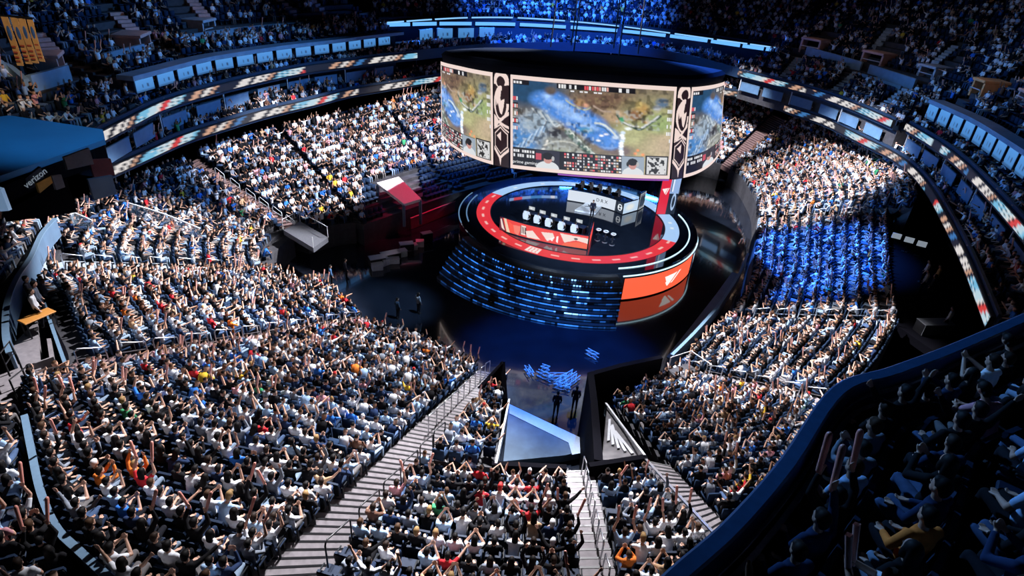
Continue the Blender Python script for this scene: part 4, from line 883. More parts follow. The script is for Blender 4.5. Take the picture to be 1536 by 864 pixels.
r, A_, B_, z0_, z1_, n = vplane('hanging_sign', 'dark sign with pale lettering hanging under the bridge', ((38,268),(61,250),(63,272),(41,284)), (22.96, 23.45), m_navy, 'sign')
up_ = np.array([0, 0, 1.0]); letters('verizon', .36, (A_+B_)/2-np.array(r.location)+n*.03-up_*.22, (B_-A_)*(1 if True else -1), up_, mat('pale letter', (.5, .55, .6), .5, em=(.5, .6, .7), es=.25), r)
vplane('yellow_panel', 'small yellow panel under the bridge', ((55,275),(76,264),(78,273),(58,289)), (22.55, 22.96), m_yel, 'panel'); vplane('beige_panel', 'small brown panel next to the yellow one under the bridge', ((78,264),(92,262),(93,280),(80,285)), (22.96, 23.29), m_grey, 'panel')
vplane('red_panel', 'dark red wall panel behind the bridge end', ((134,240),(166,238),(167,262),(132,268)), (27.06, 27.88), m_dred, 'panel'); vplane('blue_panel', 'dull blue wall panel below the dark red one', ((132,269),(168,263),(176,290),(134,300)), (26.24, 27.06), m_bwall, 'panel')
vplane('lit_board', 'bright bluish white panel at the frame edge under the bridge', ((-14,280),(1,284),(8,316),(-8,316)), (18.04, 18.04), mat('pale blue panel', (.45, .6, .75), .5, em=(.3, .5, .8), es=.35), 'panel')
vplane('drape', 'black drape closing the space under the bridge', ((6,318),(100,268),(104,318),(8,332)), (22.14, 23.78), m_dark, 'drape')  # black panel put in for the unlit interior, no cloth hangs here
# ================================================================ floor, shell, stairs, rails, tunnel
def slabo(name, lo, hi, m, label, cat): 
    mb = MB(); mb.box(((lo[0]+hi[0])/2, (lo[1]+hi[1])/2, (lo[2]+hi[2])/2), (hi[0]-lo[0], hi[1]-lo[1], hi[2]-lo[2])); o = mb.build(name, m); return tag(o, label, cat, kind='structure')
slabo('floor', (-75, -30, -.3), (85, 135, 0), m_floor, 'polished black arena floor', 'floor')
slabo('ceiling', (-75, -30, 50), (85, 135, 50.4), m_dark, 'black arena ceiling', 'ceiling')
slabo('wall_back', (-75, 134.6, 0), (85, 135, 50), m_dark, 'black far arena wall', 'wall'); slabo('wall_west', (-75.4, -30, 0), (-75, 135, 50), m_dark, 'black side arena wall', 'wall'); slabo('wall_east', (85, -30, 0), (85.4, 135, 50), m_dark, 'black side arena wall', 'wall'); slabo('wall_front', (-75, -30.4, 0), (85, -30, 50), m_dark, 'black arena wall behind the viewer', 'wall')
def edge(T_, i): return T_['F'][i], T_['B'][i], T_['n']
def stairs(name, label, e1, e2, m=m_step, steps=None, dz=.03, lap=.12, t0=0.0, t1=1.0, group='stair aisles'):
    (F1, B1, n1), (F2, B2, n2) = e1, e2; n = steps or 2*max(n1, n2); w = F2-F1; w = w/np.linalg.norm(w)*lap
    P = lambda A, Bq, t: A+(Bq-A)*t
    mb = MB(); rings = []
    for i in range(n):
        ta, tb = t0+(t1-t0)*i/n, t0+(t1-t0)*(i+1)/n
        for t in (ta, tb):
            q = []
            for (A, Bq), s in (((F1, B1), -1), ((F2, B2), 1)):
                p = P(A, Bq, t)+w*0*s; z = P(A, Bq, ta)[2]; q += [np.array([p[0], p[1], z+dz-.55]), np.array([p[0], p[1], z+dz])] if s < 0 else [np.array([p[0], p[1], z+dz]), np.array([p[0], p[1], z+dz-.55])]
            rings.append(q)
    mb.sweep(rings); o = mb.build(name, m); tag(o, label, 'stairs', group); mb = MB(); org = np.array(o.location)
    for r in rings[::2]:
        a_, b_ = r[1], r[2]; nx = np.array([(B1-F1)[0], (B1-F1)[1], 0])/np.hypot(*(B1-F1)[:2])*.035; zz = np.array([0, 0, .012]); mb.sweep([[q-org-nx, q-org-nx+zz, q-org+nx+zz, q-org+nx] for q in (a_, b_)])
    mb.build('edge_line', m_black, o); return lambda t: (P(F1, B1, t)+P(F2, B2, t))/2  # dark line along every step edge
st_long = stairs('stair_flight', 'long pale stairs climbing from the floor between two lower terraces', edge(T['near left'], -1), (T['corner']['F'][0], T['near']['B'][0]*1.0, T['near left']['n']))
st_mid = stairs('stair_flight', 'pale centre stairs rising from the tunnel parapet', edge(T['near'], -1), edge(T['near right'], 0))
st_rt = stairs('stair_flight', 'concrete stairs beside the slanting glass rail', (T['near right']['F'][-1], T['near right']['B'][-1], 9), (at(1006, 700, 6.0), T['right near']['B'][0], 9))
st_a4 = stairs('stair_flight', 'pinkish stair aisle with steel hoops across the big lower terrace', edge(T['mid left'], -1), edge(T['near left'], 0), m_pink)
st_a3 = stairs('stair_flight', 'narrow stair aisle below the bridge', edge(T['left'], 0), edge(T['mid left'], 0), m_blst)
st_a1 = stairs('stair_flight', 'pinkish stair aisle climbing to the lower ribbon board', edge(T['left'], -1), edge(T['far left'], 0), m_pink)
st_a2 = stairs('stair_flight', 'dark stair aisle beyond the corner terrace', edge(T['far left'], -1), edge(T['far'], 0), m_conc)
st_a5 = stairs('stair_flight', 'stair aisle with hoops above the ramp terrace', edge(T['right near'], -1), edge(T['right mid'], 0), m_step)
st_a6 = stairs('stair_flight', 'stair aisle with hoops below the blue lit crowd', edge(T['right mid'], -1), edge(T['right far'], 0), m_blst)
st_a7 = stairs('stair_flight', 'stair aisle above the blue lit crowd', edge(T['right far'], -1), edge(T['right end'], 0), m_conc)
st_a8 = stairs('stair_flight', 'pinkish stair aisle beside the scoreboard', edge(T['right end'], -1), edge(T['right corner'], 0), m_pink)
# steel hoops (hand rails) along the aisles
def hoop(p, dirv, ln, h, label, group, m=m_chrome, mid=True, r_=.026):
    d = np.array([dirv[0], dirv[1], 0.0]); d /= np.linalg.norm(d); sl = dirv[2]/max(1e-6, np.hypot(dirv[0], dirv[1])); r = empty('handrail_hoop', p, label, 'handrail', group, math.atan2(d[1], d[0]))
    a, b = -ln/2, ln/2; mb = MB()
    mb.tube([(a, 0, a*sl), (a, 0, a*sl+h*.9), (a+.04, 0, a*sl+h*.97), (a+.12, 0, a*sl+h), (b-.12, 0, b*sl+h), (b-.04, 0, b*sl+h*.97), (b, 0, b*sl+h*.9), (b, 0, b*sl)], r_, 8); mb.build('hoop', m, r, True)
    if mid: mb = MB(); mb.tube([(a, 0, a*sl+h*.55), (b, 0, b*sl+h*.55)], r_*.8, 6); mb.build('mid_rail', m, r)
def hoops(fn, ts, ln, h, lab, group, m=m_chrome, mid=True, side=0.0, along=True):
    for k, t in enumerate(ts):
        p, q = fn(t-.01), fn(t+.01); d = q-p; c = fn(t)+np.array([-d[1], d[0], 0])/np.hypot(d[0], d[1])*side
        hoop(c, d if along else np.array([-d[1], d[0], 0]), ln, h, '%s steel hoop rail up %s' % (ORD[k], lab), group, m, mid)
hoops(st_a4, [.08, .16, .24, .32, .405, .49, .575, .66, .74, .82, .91], 1.05, .95, 'the pinkish aisle of the big terrace', 'hoops of the pinkish aisle')
hoops(st_a3, [.2, .32, .44, .56, .66, .76, .86], 1.0, .95, 'the narrow aisle below the bridge', 'hoops below the bridge')
hoops(st_a5, [.12, .28, .44, .60, .76, .9], .95, .95, 'the aisle above the ramp terrace', 'hoops above the ramp terrace')
hoops(st_a6, [.22, .36, .50, .64, .78, .93], .95, .95, 'the aisle below the blue lit crowd', 'hoops below the blue crowd')
hoops(st_a7, [.1, .3, .5, .7, .9], .9, .9, 'the aisle above the blue lit crowd', 'hoops above the blue crowd', m_rail)
hoops(st_a1, [.08, .2, .32, .44, .58, .72], .9, .9, 'the aisle climbing to the ribbon board', 'hoops of the ribbon aisle', m_rail)
hoops(st_long, [.03+.048*k for k in range(10)], .95, .95, 'the long stairs, in its upper thin run by the floor', 'thin hoops of the long stairs', m_chrome, False, .0)
hoops(st_long, [.52, .59, .665, .74, .82, .91], 1.25, .98, 'the dark railed half of the long stairs', 'dark hoops of the long stairs', m_black, False, .75)
hoops(st_mid, [.06, .16, .27, .42, .56, .70, .86], .8, .95, 'the centre stairs', 'hoops of the centre stairs', m_chrome, False, .1)
# rails and balustrades given by their top edge in the place
def balustrade(px, z, h, name, label, m_panel, m_top, th=.06, top=.10, ghost=None):
    P = np.array([at(x, y, zz) for (x, y), zz in zip(px, z)]) if hasattr(z, '__len__') else np.array([at(x, y, z) for x, y in px])
    P = catmull(P, (len(P)-1)*8+1) if len(P) > 2 else P; n = normals2d(P); AVOID.append((P, .27)); org = P[len(P)//2]-np.array([0, 0, h]); r = empty(name, org, label, 'balustrade')
    sec = lambda t, z0, z1: [[p-org-n[i]*t/2+np.array([0, 0, z0]), p-org-n[i]*t/2+np.array([0, 0, z1]), p-org+n[i]*t/2+np.array([0, 0, z1]), p-org+n[i]*t/2+np.array([0, 0, z0])] for i, p in enumerate(P)]
    MB().sweep(sec(th, -h, -.06)).build('panel', m_panel, r); MB().sweep(sec(top, -.06, .0)).build('top_rail', m_top, r); return P
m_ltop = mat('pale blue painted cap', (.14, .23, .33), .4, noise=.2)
balustrade([(82,327),(62,350),(46,384),(24,418),(10,455),(8,500),(14,528)], [9.0,9.1,9.3,9.6,9.9,10.1,10.1], 1.1, 'back_rail', 'pale balustrade behind the back row below the bridge', m_bwall, m_ltop, .1, .22)
balustrade([(36,622),(46,672),(60,735),(84,790),(118,825),(170,872)], [11.0,11.2,11.4,11.6,11.7,11.9], 1.2, 'back_rail', 'blue topped balustrade down the edge of the big lower terrace', m_navy, m_ltop, .10, .17)
balustrade([(66,454),(78,490),(100,552)], [9.6,9.6,9.6], .9, 'pit_rail', 'pale blue rail between the camera pit and the crowd', m_navy, m_ltop, .06, .12)
balustrade([(969,688),(1000,722),(1072,800),(1110,842)], [7.0,7.7,9.1,9.9], 1.0, 'glass_rail', 'slanting glass rail with steel cap between the stairs and seats', m_glass, m_chrome, .04, .10)
balustrade([(193,304),(245,320),(300,342)], [8.3,7.6,6.8], .8, 'white_rail', 'long white rail slanting through the crowd below the bridge', m_glass, m_rail, .03, .10)
balustrade([(105,322),(112,319),(138,330)], [9.0,8.9,8.6], .7, 'white_rail', 'short white rail at the top row below the bridge', m_glass, m_rail, .03, .08)
balustrade([(744,694),(755,642),(764,598)], [7.2,5.2,3.6], .9, 'tunnel_rail', 'slanting rail on the tunnel edge beside the wedge of seats', m_glass, m_rail, .03, .09)
balustrade([(909,604),(936,641),(967,682)], [3.2,4.9,6.9], .8, 'ramp_rail', 'white rail along the streaked concrete ramp', m_glass, m_rail, .03, .10)
# landing and pit on the near side of the big terrace
def flat(name, px, z, th, m, label, cat, kind=None, group=None):
    P = [at(x, y, z) for x, y in px]; mb = MB(); mb.slab([p[:2] for p in P], z-th, z); o = mb.build(name, m); tag(o, label, cat, group, kind); return o
flat('landing', [(20,515),(56,480),(62,560),(50,600),(34,628),(4,640),(-10,560)], 9.35, .4, m_step, 'pale concrete landing behind the camera pit', 'landing', 'structure')
flat('landing', [(58,444),(98,520),(104,558),(60,575),(50,500)], 8.7, .4, m_dark, 'black floor of the camera pit', 'landing', 'structure')
t = empty('pit_table', at(64, 497, 9.35), 'orange topped table in the camera pit', 'table', rz=1.15)
MB().box((0, 0, .72), (1.15, .55, .06), bev=.02).build('table_top', mat('orange table top', (.65, .28, .06), .5, noise=.2), t)
for sx in (-1, 1):
    for sy in (-1, 1): MB().box((sx*.5, sy*.2, .34), (.05, .05, .69)).build('leg', m_black, t)
pwx = [(48,545),(74,536),(70,508)]
P = [at(x, y, 9.6) for x, y in pwx]; mb = MB(); 
for a_, b_ in zip(P[:-1], P[1:]): mb.slab([a_[:2], b_[:2], b_[:2]+np.array([.12, .05]), a_[:2]+np.array([.12, .05])], 8.7, 9.6)
tag(mb.build('wall_low', m_step), 'low L shaped pale wall beside the camera pit', 'wall', kind='structure')
# guard rails at the landing
def railing(px, z, h, label, m=m_black, mids=1, name='guard_rail', r_=.03):
    P = [at(x, y, z) for x, y in px]; org = np.mean(P, 0)-np.array([0, 0, h]); r = empty(name, org, label, 'guard rail'); Q_ = [p-org for p in P]
    mb = MB(); mb.tube([Q_[0]-np.array([0, 0, h])]+Q_+[Q_[-1]-np.array([0, 0, h])], r_, 8); mb.build('top_rail', m, r)
    for k in range(mids): mb = MB(); mb.tube([q-np.array([0, 0, h*(k+1)/(mids+1)]) for q in Q_], r_*.8, 6); mb.build('mid_rail', m, r)
    for a_, b_ in zip(Q_[:-1], Q_[1:]):
        n_ = max(1, int(np.linalg.norm(b_-a_)/1.3))
        for k in range(1, n_+1): mb = MB(); p = a_+(b_-a_)*k/n_; mb.tube([p, p-np.array([0, 0, h])], r_*.9, 6); mb.build('post', m, r)
railing([(52,557),(80,551),(112,549)], 10.0, .95, 'long steel guard rail at the foot of the landing', m_chrome)
railing([(14,570),(42,548),(52,572)], 10.4, 1.0, 'black guard rail on the pale landing', m_black)
railing([(0,530),(14,512),(24,532)], 10.6, 1.0, 'black guard rail at the frame edge above the landing', m_black)
# club seats beyond the blue topped balustrade
cl = terrace('club_terrace', 'separate terrace beyond the blue topped balustrade', [(22,622,10.2,-90,650,.4),(44,720,10.5,-80,800,.4),(84,812,10.7,0,950,.4),(130,868,10.8,80,1010,.4)], occ=.85, region='club', row_phrase='outer-terrace row', seat_phrase='seat from landing')
cl2 = terrace('club_terrace', 'small dim terrace beyond the pale balustrade at the frame edge', [(66,340,8.6,-60,320,.4),(34,384,8.8,-70,390,.4),(2,425,9.0,-90,450,.4)], occ=.85, region='club edge')
# tunnel
flat('ramp_platform', [(764,606),(872,657),(878,676),(846,683),(755,692)], .5, .5, mat('blue grey carpet', (.07, .12, .18), .7, noise=.5, nscale=1.5), 'blue grey platform in the mouth of the tunnel', 'platform')
bp = [(764,606),(872,657),(878,678),(858,682),(853,664),(764,620)]
flat('platform_border', bp, .53, .03, mat('pale blue vinyl', (.50, .60, .78), .5, noise=.15), 'pale blue border strip along the platform edge', 'border strip')
def wallslab(name, px, zt_, zb_, th, m, label, cat='wall', kind='structure'):
    P = [at(x, y, zz) for (x, y), zz in zip(px, zt_)]; n = normals2d(np.array(P)); AVOID.append((np.array(P), .4)); mb = MB()
    mb.sweep([[p*np.array([1, 1, 0])-n[i]*th/2+np.array([0, 0, zb_]), p-n[i]*th/2, p+n[i]*th/2, p*np.array([1, 1, 0])+n[i]*th/2+np.array([0, 0, zb_])] for i, p in enumerate(P)]); o = mb.build(name, m); tag(o, label, cat, None, kind); return P
wallslab('wall_tunnel', [(886,560),(891,600),(898,690)], [4.2, 4.6, 6.6], 0, .35, m_dark, 'black draped wall of the tunnel')
wallslab('wall_tunnel', [(884,561),(930,548),(992,535)], [4.2, 4.0, 3.6], 0, .3, m_dark, 'black draped wall facing the stage')
wallslab('wall_tunnel', [(710,592),(733,566),(754,543)], [3.0, 3.8, 4.8], 0, .25, m_dark, 'black draped screen at the head of the tunnel')
wallslab('wall_tunnel', [(754,543),(758,598)], [4.8, 3.2], 0, .25, m_dark, 'black draped side of the tunnel mouth')
wallslab('wall_parapet', [(738,694),(850,700)], [6.75, 6.75], 5.6, .22, m_dark, 'black parapet above the tunnel'); wallslab('wall_parapet', [(884,697),(970,684)], [6.75, 6.85], 5.6, .22, m_dark, 'black parapet beside the ramp')
q4 = [at(911,606,2.6), at(966,684,6.0), at(903,690,6.0), at(908,640,4.2)]
mb = MB(); mb.sweep([q4, [p-np.array([0, 0, .35]) for p in q4]]); o = mb.build('concrete_ramp', mat('streaked concrete', (.10, .095, .10), .6, noise=.9, nscale=1.6, bump=.2)); tag(o, 'streaked grey concrete ramp beside the tunnel', 'ramp')
for k in range(5):
    a_ = q4[0]+(q4[3]-q4[0])*(.1+.16*k)+(q4[1]-q4[0])*.1; b_ = q4[2]+(q4[1]-q4[2])*(.12+.16*k)
    u_, v_ = a_+(b_-a_)*(.25+.1*(k % 2)), a_+(b_-a_)*(.7+.06*k); s_ = np.array([.06, .02, .0]); mb = MB(); mb.sweep([[u_-s_+np.array([0,0,.03]), u_+s_+np.array([0,0,.03]), v_+s_+np.array([0,0,.03]), v_-s_+np.array([0,0,.03])], [u_-s_+np.array([0,0,.10]), u_+s_+np.array([0,0,.10]), v_+s_+np.array([0,0,.10]), v_-s_+np.array([0,0,.10])]])
    tag(mb.build('ramp_batten', m_rail), '%s pale batten on the streaked ramp, counted from the tunnel' % ORD[k], 'batten', 'battens on the ramp')
# step platform at the cross aisle
def deckbox(name, px, z, h, m, label, cat):
    P = [at(x, y, z) for x, y in px]; c = np.mean(P, 0); r = empty(name, c-np.array([0, 0, h]), label, cat); mb = MB(); mb.slab([(p-c)[:2] for p in P], 0, h); mb.build('deck', m, r)
    mb = MB(); Q_ = [np.array([(p-c)[0], (p-c)[1], h]) for p in P]
    for i in range(len(Q_)): mb.tube([Q_[i], Q_[i]+np.array([0, 0, .9])], .03, 6)
    mb.build('posts_frame', m_rail, r); mb = MB(); mb.tube([q+np.array([0, 0, .9]) for q in Q_[:-1]], .03, 6); mb.build('top_rail', m_rail, r); return r
deckbox('camera_platform', [(1002,555),(1032,545),(1062,566),(1026,576)], 3.3, 1.0, m_conc, 'grey camera platform at the foot of the hooped aisle', 'platform')
deckbox('camera_platform', [(425,345),(450,332),(492,356),(470,372)], 3.3, .4, mat('grey decking', (.09, .095, .11), .6, noise=.4), 'grey camera platform in front of the ribbon aisle', 'platform')
# vomitory with white slanted roof among the empty seats
c = at(596, 288, 3.2); r = empty('seat_tunnel_roof', c, 'white slanted roof over the entrance among empty seats', 'entrance roof')
pts_ = [at(x, y, z)-c for x, y, z in ((565,274,4.2),(598,265,4.6),(632,298,3.3),(606,306,3.0))]
MB().sweep([pts_, [p-np.array([0, 0, .25]) for p in pts_]]).build('roof_slab', m_white, r)
for k, i in enumerate((0, 1, 2, 3)): mb = MB(); p = pts_[i]*.96; mb.box((p[0], p[1], p[2]/2-1.3), (.25, .25, p[2]+2.3)); mb.build('post', m_bwall, r)
# barriers by the far stand, red light put into their colours
m_bar_r = mat('red lit barrier cloth', (.28, .04, .07), .6, noise=.3)
for nm, px, lab in (('barrier', [(547,336),(580,324),(620,308),(662,296)], 'long dark barrier in front of the far empty seats'), ('barrier', [(616,327),(660,310),(720,286),(764,268)], 'second red lit barrier nearer the stage')):
    balustrade(px, 1.2, 1.15, nm, lab, m_bar_r, mat('red lit barrier cap', (.65, .25, .32), .4), .12, .14)
# front walls of the right stand and blue path
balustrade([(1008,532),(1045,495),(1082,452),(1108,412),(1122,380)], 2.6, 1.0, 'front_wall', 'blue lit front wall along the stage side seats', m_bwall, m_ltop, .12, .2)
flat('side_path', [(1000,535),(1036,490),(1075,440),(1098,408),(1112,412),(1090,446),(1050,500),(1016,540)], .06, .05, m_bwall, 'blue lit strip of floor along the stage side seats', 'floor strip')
# dark production platform under the near ribbon boards
flat('production_deck', [(1348,490),(1336,385),(1345,335),(1395,318),(1440,420),(1462,500),(1420,540)], 5.6, .5, m_dark, 'black production deck under the near ribbon board', 'platform', 'structure')
t = empty('production_desk', at(1397, 498, 5.6), 'grey production desk on the dark deck under the ribbon board', 'desk', rz=.15)
MB().box((0, 0, .72), (2.0, .8, .05), bev=.01).build('table_top', mat('grey laminate', (.16, .17, .19), .5, noise=.2), t); MB().box((0, -.38, .36), (1.96, .04, .68)).build('modesty_panel', mat('grey laminate', (.16, .17, .19), .5), t)
for s in (-1, 1): MB().box((s*.96, 0, .35), (.05, .7, .69)).build('leg', m_black, t)
for k, (x, y) in enumerate(((1345,354),(1364,360),(1383,366))):
    t = empty('production_monitor', at(x, y, 6.6)-np.array([0, 0, 1.0]), '%s pale monitor in the row on the dark deck' % ORD[k], 'monitor', 'production monitors', rz=-.5)
    MB().box((0, 0, 1.0), (.62, .06, .42), bev=.01).build('screen', mat('pale screen', (.4, .45, .5), .4, em=(.6, .7, .8), es=.35), t); MB().box((0, 0, .4), (.05, .05, .8)).build('stand', m_black, t); MB().box((0, 0, .02), (.4, .3, .04)).build('base', m_black, t)
# equipment on the arena floor
def case(px, py, w_, d_, h_, rz, label):
    r = empty('flight_case', at(px, py, 0), label, 'flight case', None, rz); MB().box((0, 0, h_/2+.08), (w_, d_, h_), bev=.02).build('body', m_black, r); MB().box((0, 0, h_+.07), (w_+.02, d_+.02, .05)).build('lid_edge', m_chrome, r)
    for sx in (-1, 1):
        for sy in (-1, 1): MB().lathe((sx*w_*.4, sy*d_*.4, 0), [(.04, 0), (.05, .04), (.04, .08)], 10).build('caster', m_black, r)
for i, a_ in enumerate(((566,398,1.3,.8,.7,.5),(586,388,1.6,.8,.5,.6),(610,375,1.2,.7,.6,.4),(480,432,1.4,.9,.9,.2),(640,362,1.0,.6,.8,.6),(700,565,1.1,.7,.6,.9))):
    case(*a_, ('black flight case, %s from the near floor edge' % ORD[i]) if i < 5 else 'black flight case by the drape at the tunnel head')
m_truss = mat('bright aluminium', (.85, .88, .92), .45)
def truss(px, py, px2, py2, label, z=.3, sq=.3):
    A_, B_ = at(px, py, z), at(px2, py2, z); d = B_-A_; L_ = np.linalg.norm(d); r = empty('truss', (A_+B_)/2-np.array([0, 0, z-.03]), label, 'truss', 'aluminium trusses on the floor', math.atan2(d[1], d[0])); mb = MB(); mb2 = MB(); k = max(2, int(L_/.5))
    cs = [(s, t_) for s in (-1, 1) for t_ in (0, 1)]
    for s, t_ in cs: mb.tube([(-L_/2, s*sq/2, t_*sq), (L_/2, s*sq/2, t_*sq)], .03, 6)
    for i in range(k):
        x0, x1 = -L_/2+L_*i/k, -L_/2+L_*(i+1)/k
        for s in (-1, 1): mb2.tube([(x0, s*sq/2, 0), (x1, s*sq/2, sq)], .018, 5)
        for t_ in (0, 1): mb2.tube([(x0, -sq/2, t_*sq), (x1, sq/2, t_*sq)], .018, 5)
    mb.build('chord', m_truss, r); mb2.build('lacing', m_truss, r)
for i, a_ in enumerate(((806,556,828,566),(812,548,824,552),(822,562,852,562),(836,572,862,556),(846,578,868,562),(798,560,790,548),(880,524,897,533),(830,574,856,580))): truss(*a_, '%s aluminium truss on the floor at the tunnel mouth' % ORD[i])

m_pale = mat('pale plastic cover', (.62, .68, .74), .5, noise=.3)
for k, (x, y, w_, h_, a_) in enumerate(((566,404,.9,.5,.4),(577,397,.7,.6,.9),(590,394,1.0,.4,.3),(603,384,.8,.55,.6),(618,374,.9,.45,.5),(630,369,.7,.5,.2),(1352,392,.0,.0,0))[:6]):
    r = empty('equipment_crate', at(x, y, 0), '%s pale equipment crate from the near crowd on the dark floor' % ORD[k], 'crate', 'pale crates on the floor', a_); MB().box((0, 0, h_/2), (w_, .6, h_), bev=.03).build('body', m_pale, r); MB().box((0, 0, h_+.02), (w_+.04, .64, .05), bev=.01).build('lid', m_rail, r)
# ================================================================ seats keep clear of walls, rails and stairs
def clear(s):
    q = np.array(s['p'])[:2]
    for P_, r_ in AVOID:
        a, b = P_[:-1, :2], P_[1:, :2]; d = b-a; t = np.clip(((q-a)*d).sum(1)/((d*d).sum(1)+1e-9), 0, 1)
        k = np.argmin(np.linalg.norm(a+d*t[:, None]-q, axis=1)); z_ = P_[k, 2]+(P_[k+1, 2]-P_[k, 2])*t[k]
        if np.linalg.norm(a[k]+d[k]*t[k]-q) < r_ and abs(z_-s['p'][2]) < 2.5: return False
    return True
SEATS[:] = [s for s in SEATS if clear(s)]
# ================================================================ foreground upper deck
n_ = RN; R_ = RAIL
def dsec(sec): return [[R_[i]*np.array([1, 1, 0])+n_[i]*o_+np.array([0, 0, z]) for o_, z in sec] for i in range(len(R_))]
m_ledge = mat('blue ledge paint', (.024, .08, .18), .35, noise=.3)
led_root = empty('deck_ledge', R_[20]-np.array([0, 0, 1.2]), 'dark blue ledge along the front of the upper deck seats', 'ledge'); lo_ = R_[20]-np.array([0, 0, 1.2])
def dbuild(sec, name, m): mb = MB(); mb.sweep([[p-lo_ for p in r] for r in dsec(sec)]); return mb.build(name, m, led_root)
dbuild([(-.14, 17.2), (-.14, 18.18), (-.11, 18.2), (.06, 18.2), (.09, 18.17), (.09, 17.2)], 'front_wall', m_ledge)
dbuild([(.16, 17.98), (.16, 18.04), (.20, 18.04), (.20, 17.98)], 'grab_rail', m_chrome); dbuild([(.24, 17.22), (.24, 17.80), (.27, 17.80), (.27, 17.22)], 'kick_panel', m_navy); dbuild([(.23, 17.80), (.23, 17.84), (.30, 17.84), (.30, 17.80)], 'lower_rail', m_chrome)
sec = [(-.16, 16.2), (-.16, 17.2)]; NR = 9
for i in range(NR): sec += [(.15+.85*i if i else -.16, 17.2+.42*i), (.15+.85*(i+1), 17.2+.42*i)]
sec += [(.15+.85*NR, 16.2)]
mb = MB(); mb.sweep(dsec(sec)); o = mb.build('upper_terrace', m_conc); tag(o, 'near upper deck terrace behind the blue ledge', 'seating terrace', kind='structure')
for i in range(NR):
    L = R_+n_*(.15+.85*i+.52)*np.array([1, 1, 0]); L = L.copy(); L[:, 2] = 17.2+.42*i
    q = resample(L, .57); nn = normals2d(q)
    for j, p in enumerate(q):
        x_, y_, d_ = proj(p+np.array([0, 0, .75]))
        if 1.2 < d_ and -10 < x_ < 1640 and y_ < 1010: SEATS.append(dict(p=p, d=-nn[j][:2], px=x_, py=y_, dep=d_, reg='deck', row=i, n=NR, k=j, rp='upper-deck row', sp='seat from near end', occ=.93, crowd=True, deck=True))
# ================================================================ detailed people
def ev_mesh(mb, name, voxel, smooth_it=4, dec=.35, mtl=None):
    me = bpy.data.meshes.new(name); me.from_pydata(mb.v, [], mb.f); me.update()
    o = bpy.data.objects.new('tmp', me); C.objects.link(o)
    r = o.modifiers.new('r', 'REMESH'); r.mode = 'VOXEL'; r.voxel_size = voxel
    s = o.modifiers.new('s', 'SMOOTH'); s.iterations = smooth_it; s.factor = .5
    if dec < 1: d = o.modifiers.new('d', 'DECIMATE'); d.ratio = dec
    bpy.context.view_layer.update(); dg = bpy.context.evaluated_depsgraph_get(); out = bpy.data.meshes.new_from_object(o.evaluated_get(dg)); out.name = name
    bpy.data.objects.remove(o); bpy.data.meshes.remove(me)
    out.polygons.foreach_set('use_smooth', [True]*len(out.polygons)); out.materials.clear(); out.materials.append(mtl); return out
def cap(mb, pts, rad):
    for p, r in zip(pts, rad): mb.ball(p, r, 12, 8)
    mb.tube(pts, list(rad), 12)
def ellring(c, rx, ry, n=16, tilt=0): return [(c[0]+rx*math.cos(2*PI*k/n), c[1]+ry*math.sin(2*PI*k/n), c[2]) for k in range(n)]
def hand(mb, w, e, side, curl):
    w, e = np.array(w, float), np.array(e, float); d = (w-e)/np.linalg.norm(w-e); h = np.array([-side, 0, .0]); h = h-d*(h@d); h /= np.linalg.norm(h)+1e-9; nrm = np.cross(d, h)*side
    mb.sweep([[w+d*t+h*(a_*wd)+nrm*(b_*.014) for a_, b_ in ((-1,-1),(1,-1),(1,1),(-1,1))] for t, wd in ((-.01, .024), (.04, .038), (.09, .040))])
    for k, L_ in enumerate((.066, .075, .070, .055)):
        b_ = w+d*.082+h*(-.030+.020*k); m1 = b_+d*L_*.5+nrm*curl*.3*L_; m2 = m1+d*L_*.45*(1-curl*.5)+nrm*curl*.55*L_; cap(mb, [b_, m1, m2], [.0105, .0098, .0085])
    b_ = w+d*.03-h*.030; cap(mb, [b_, b_+d*.03-h*.022, b_+d*.062-h*.026], [.013, .011, .0095])
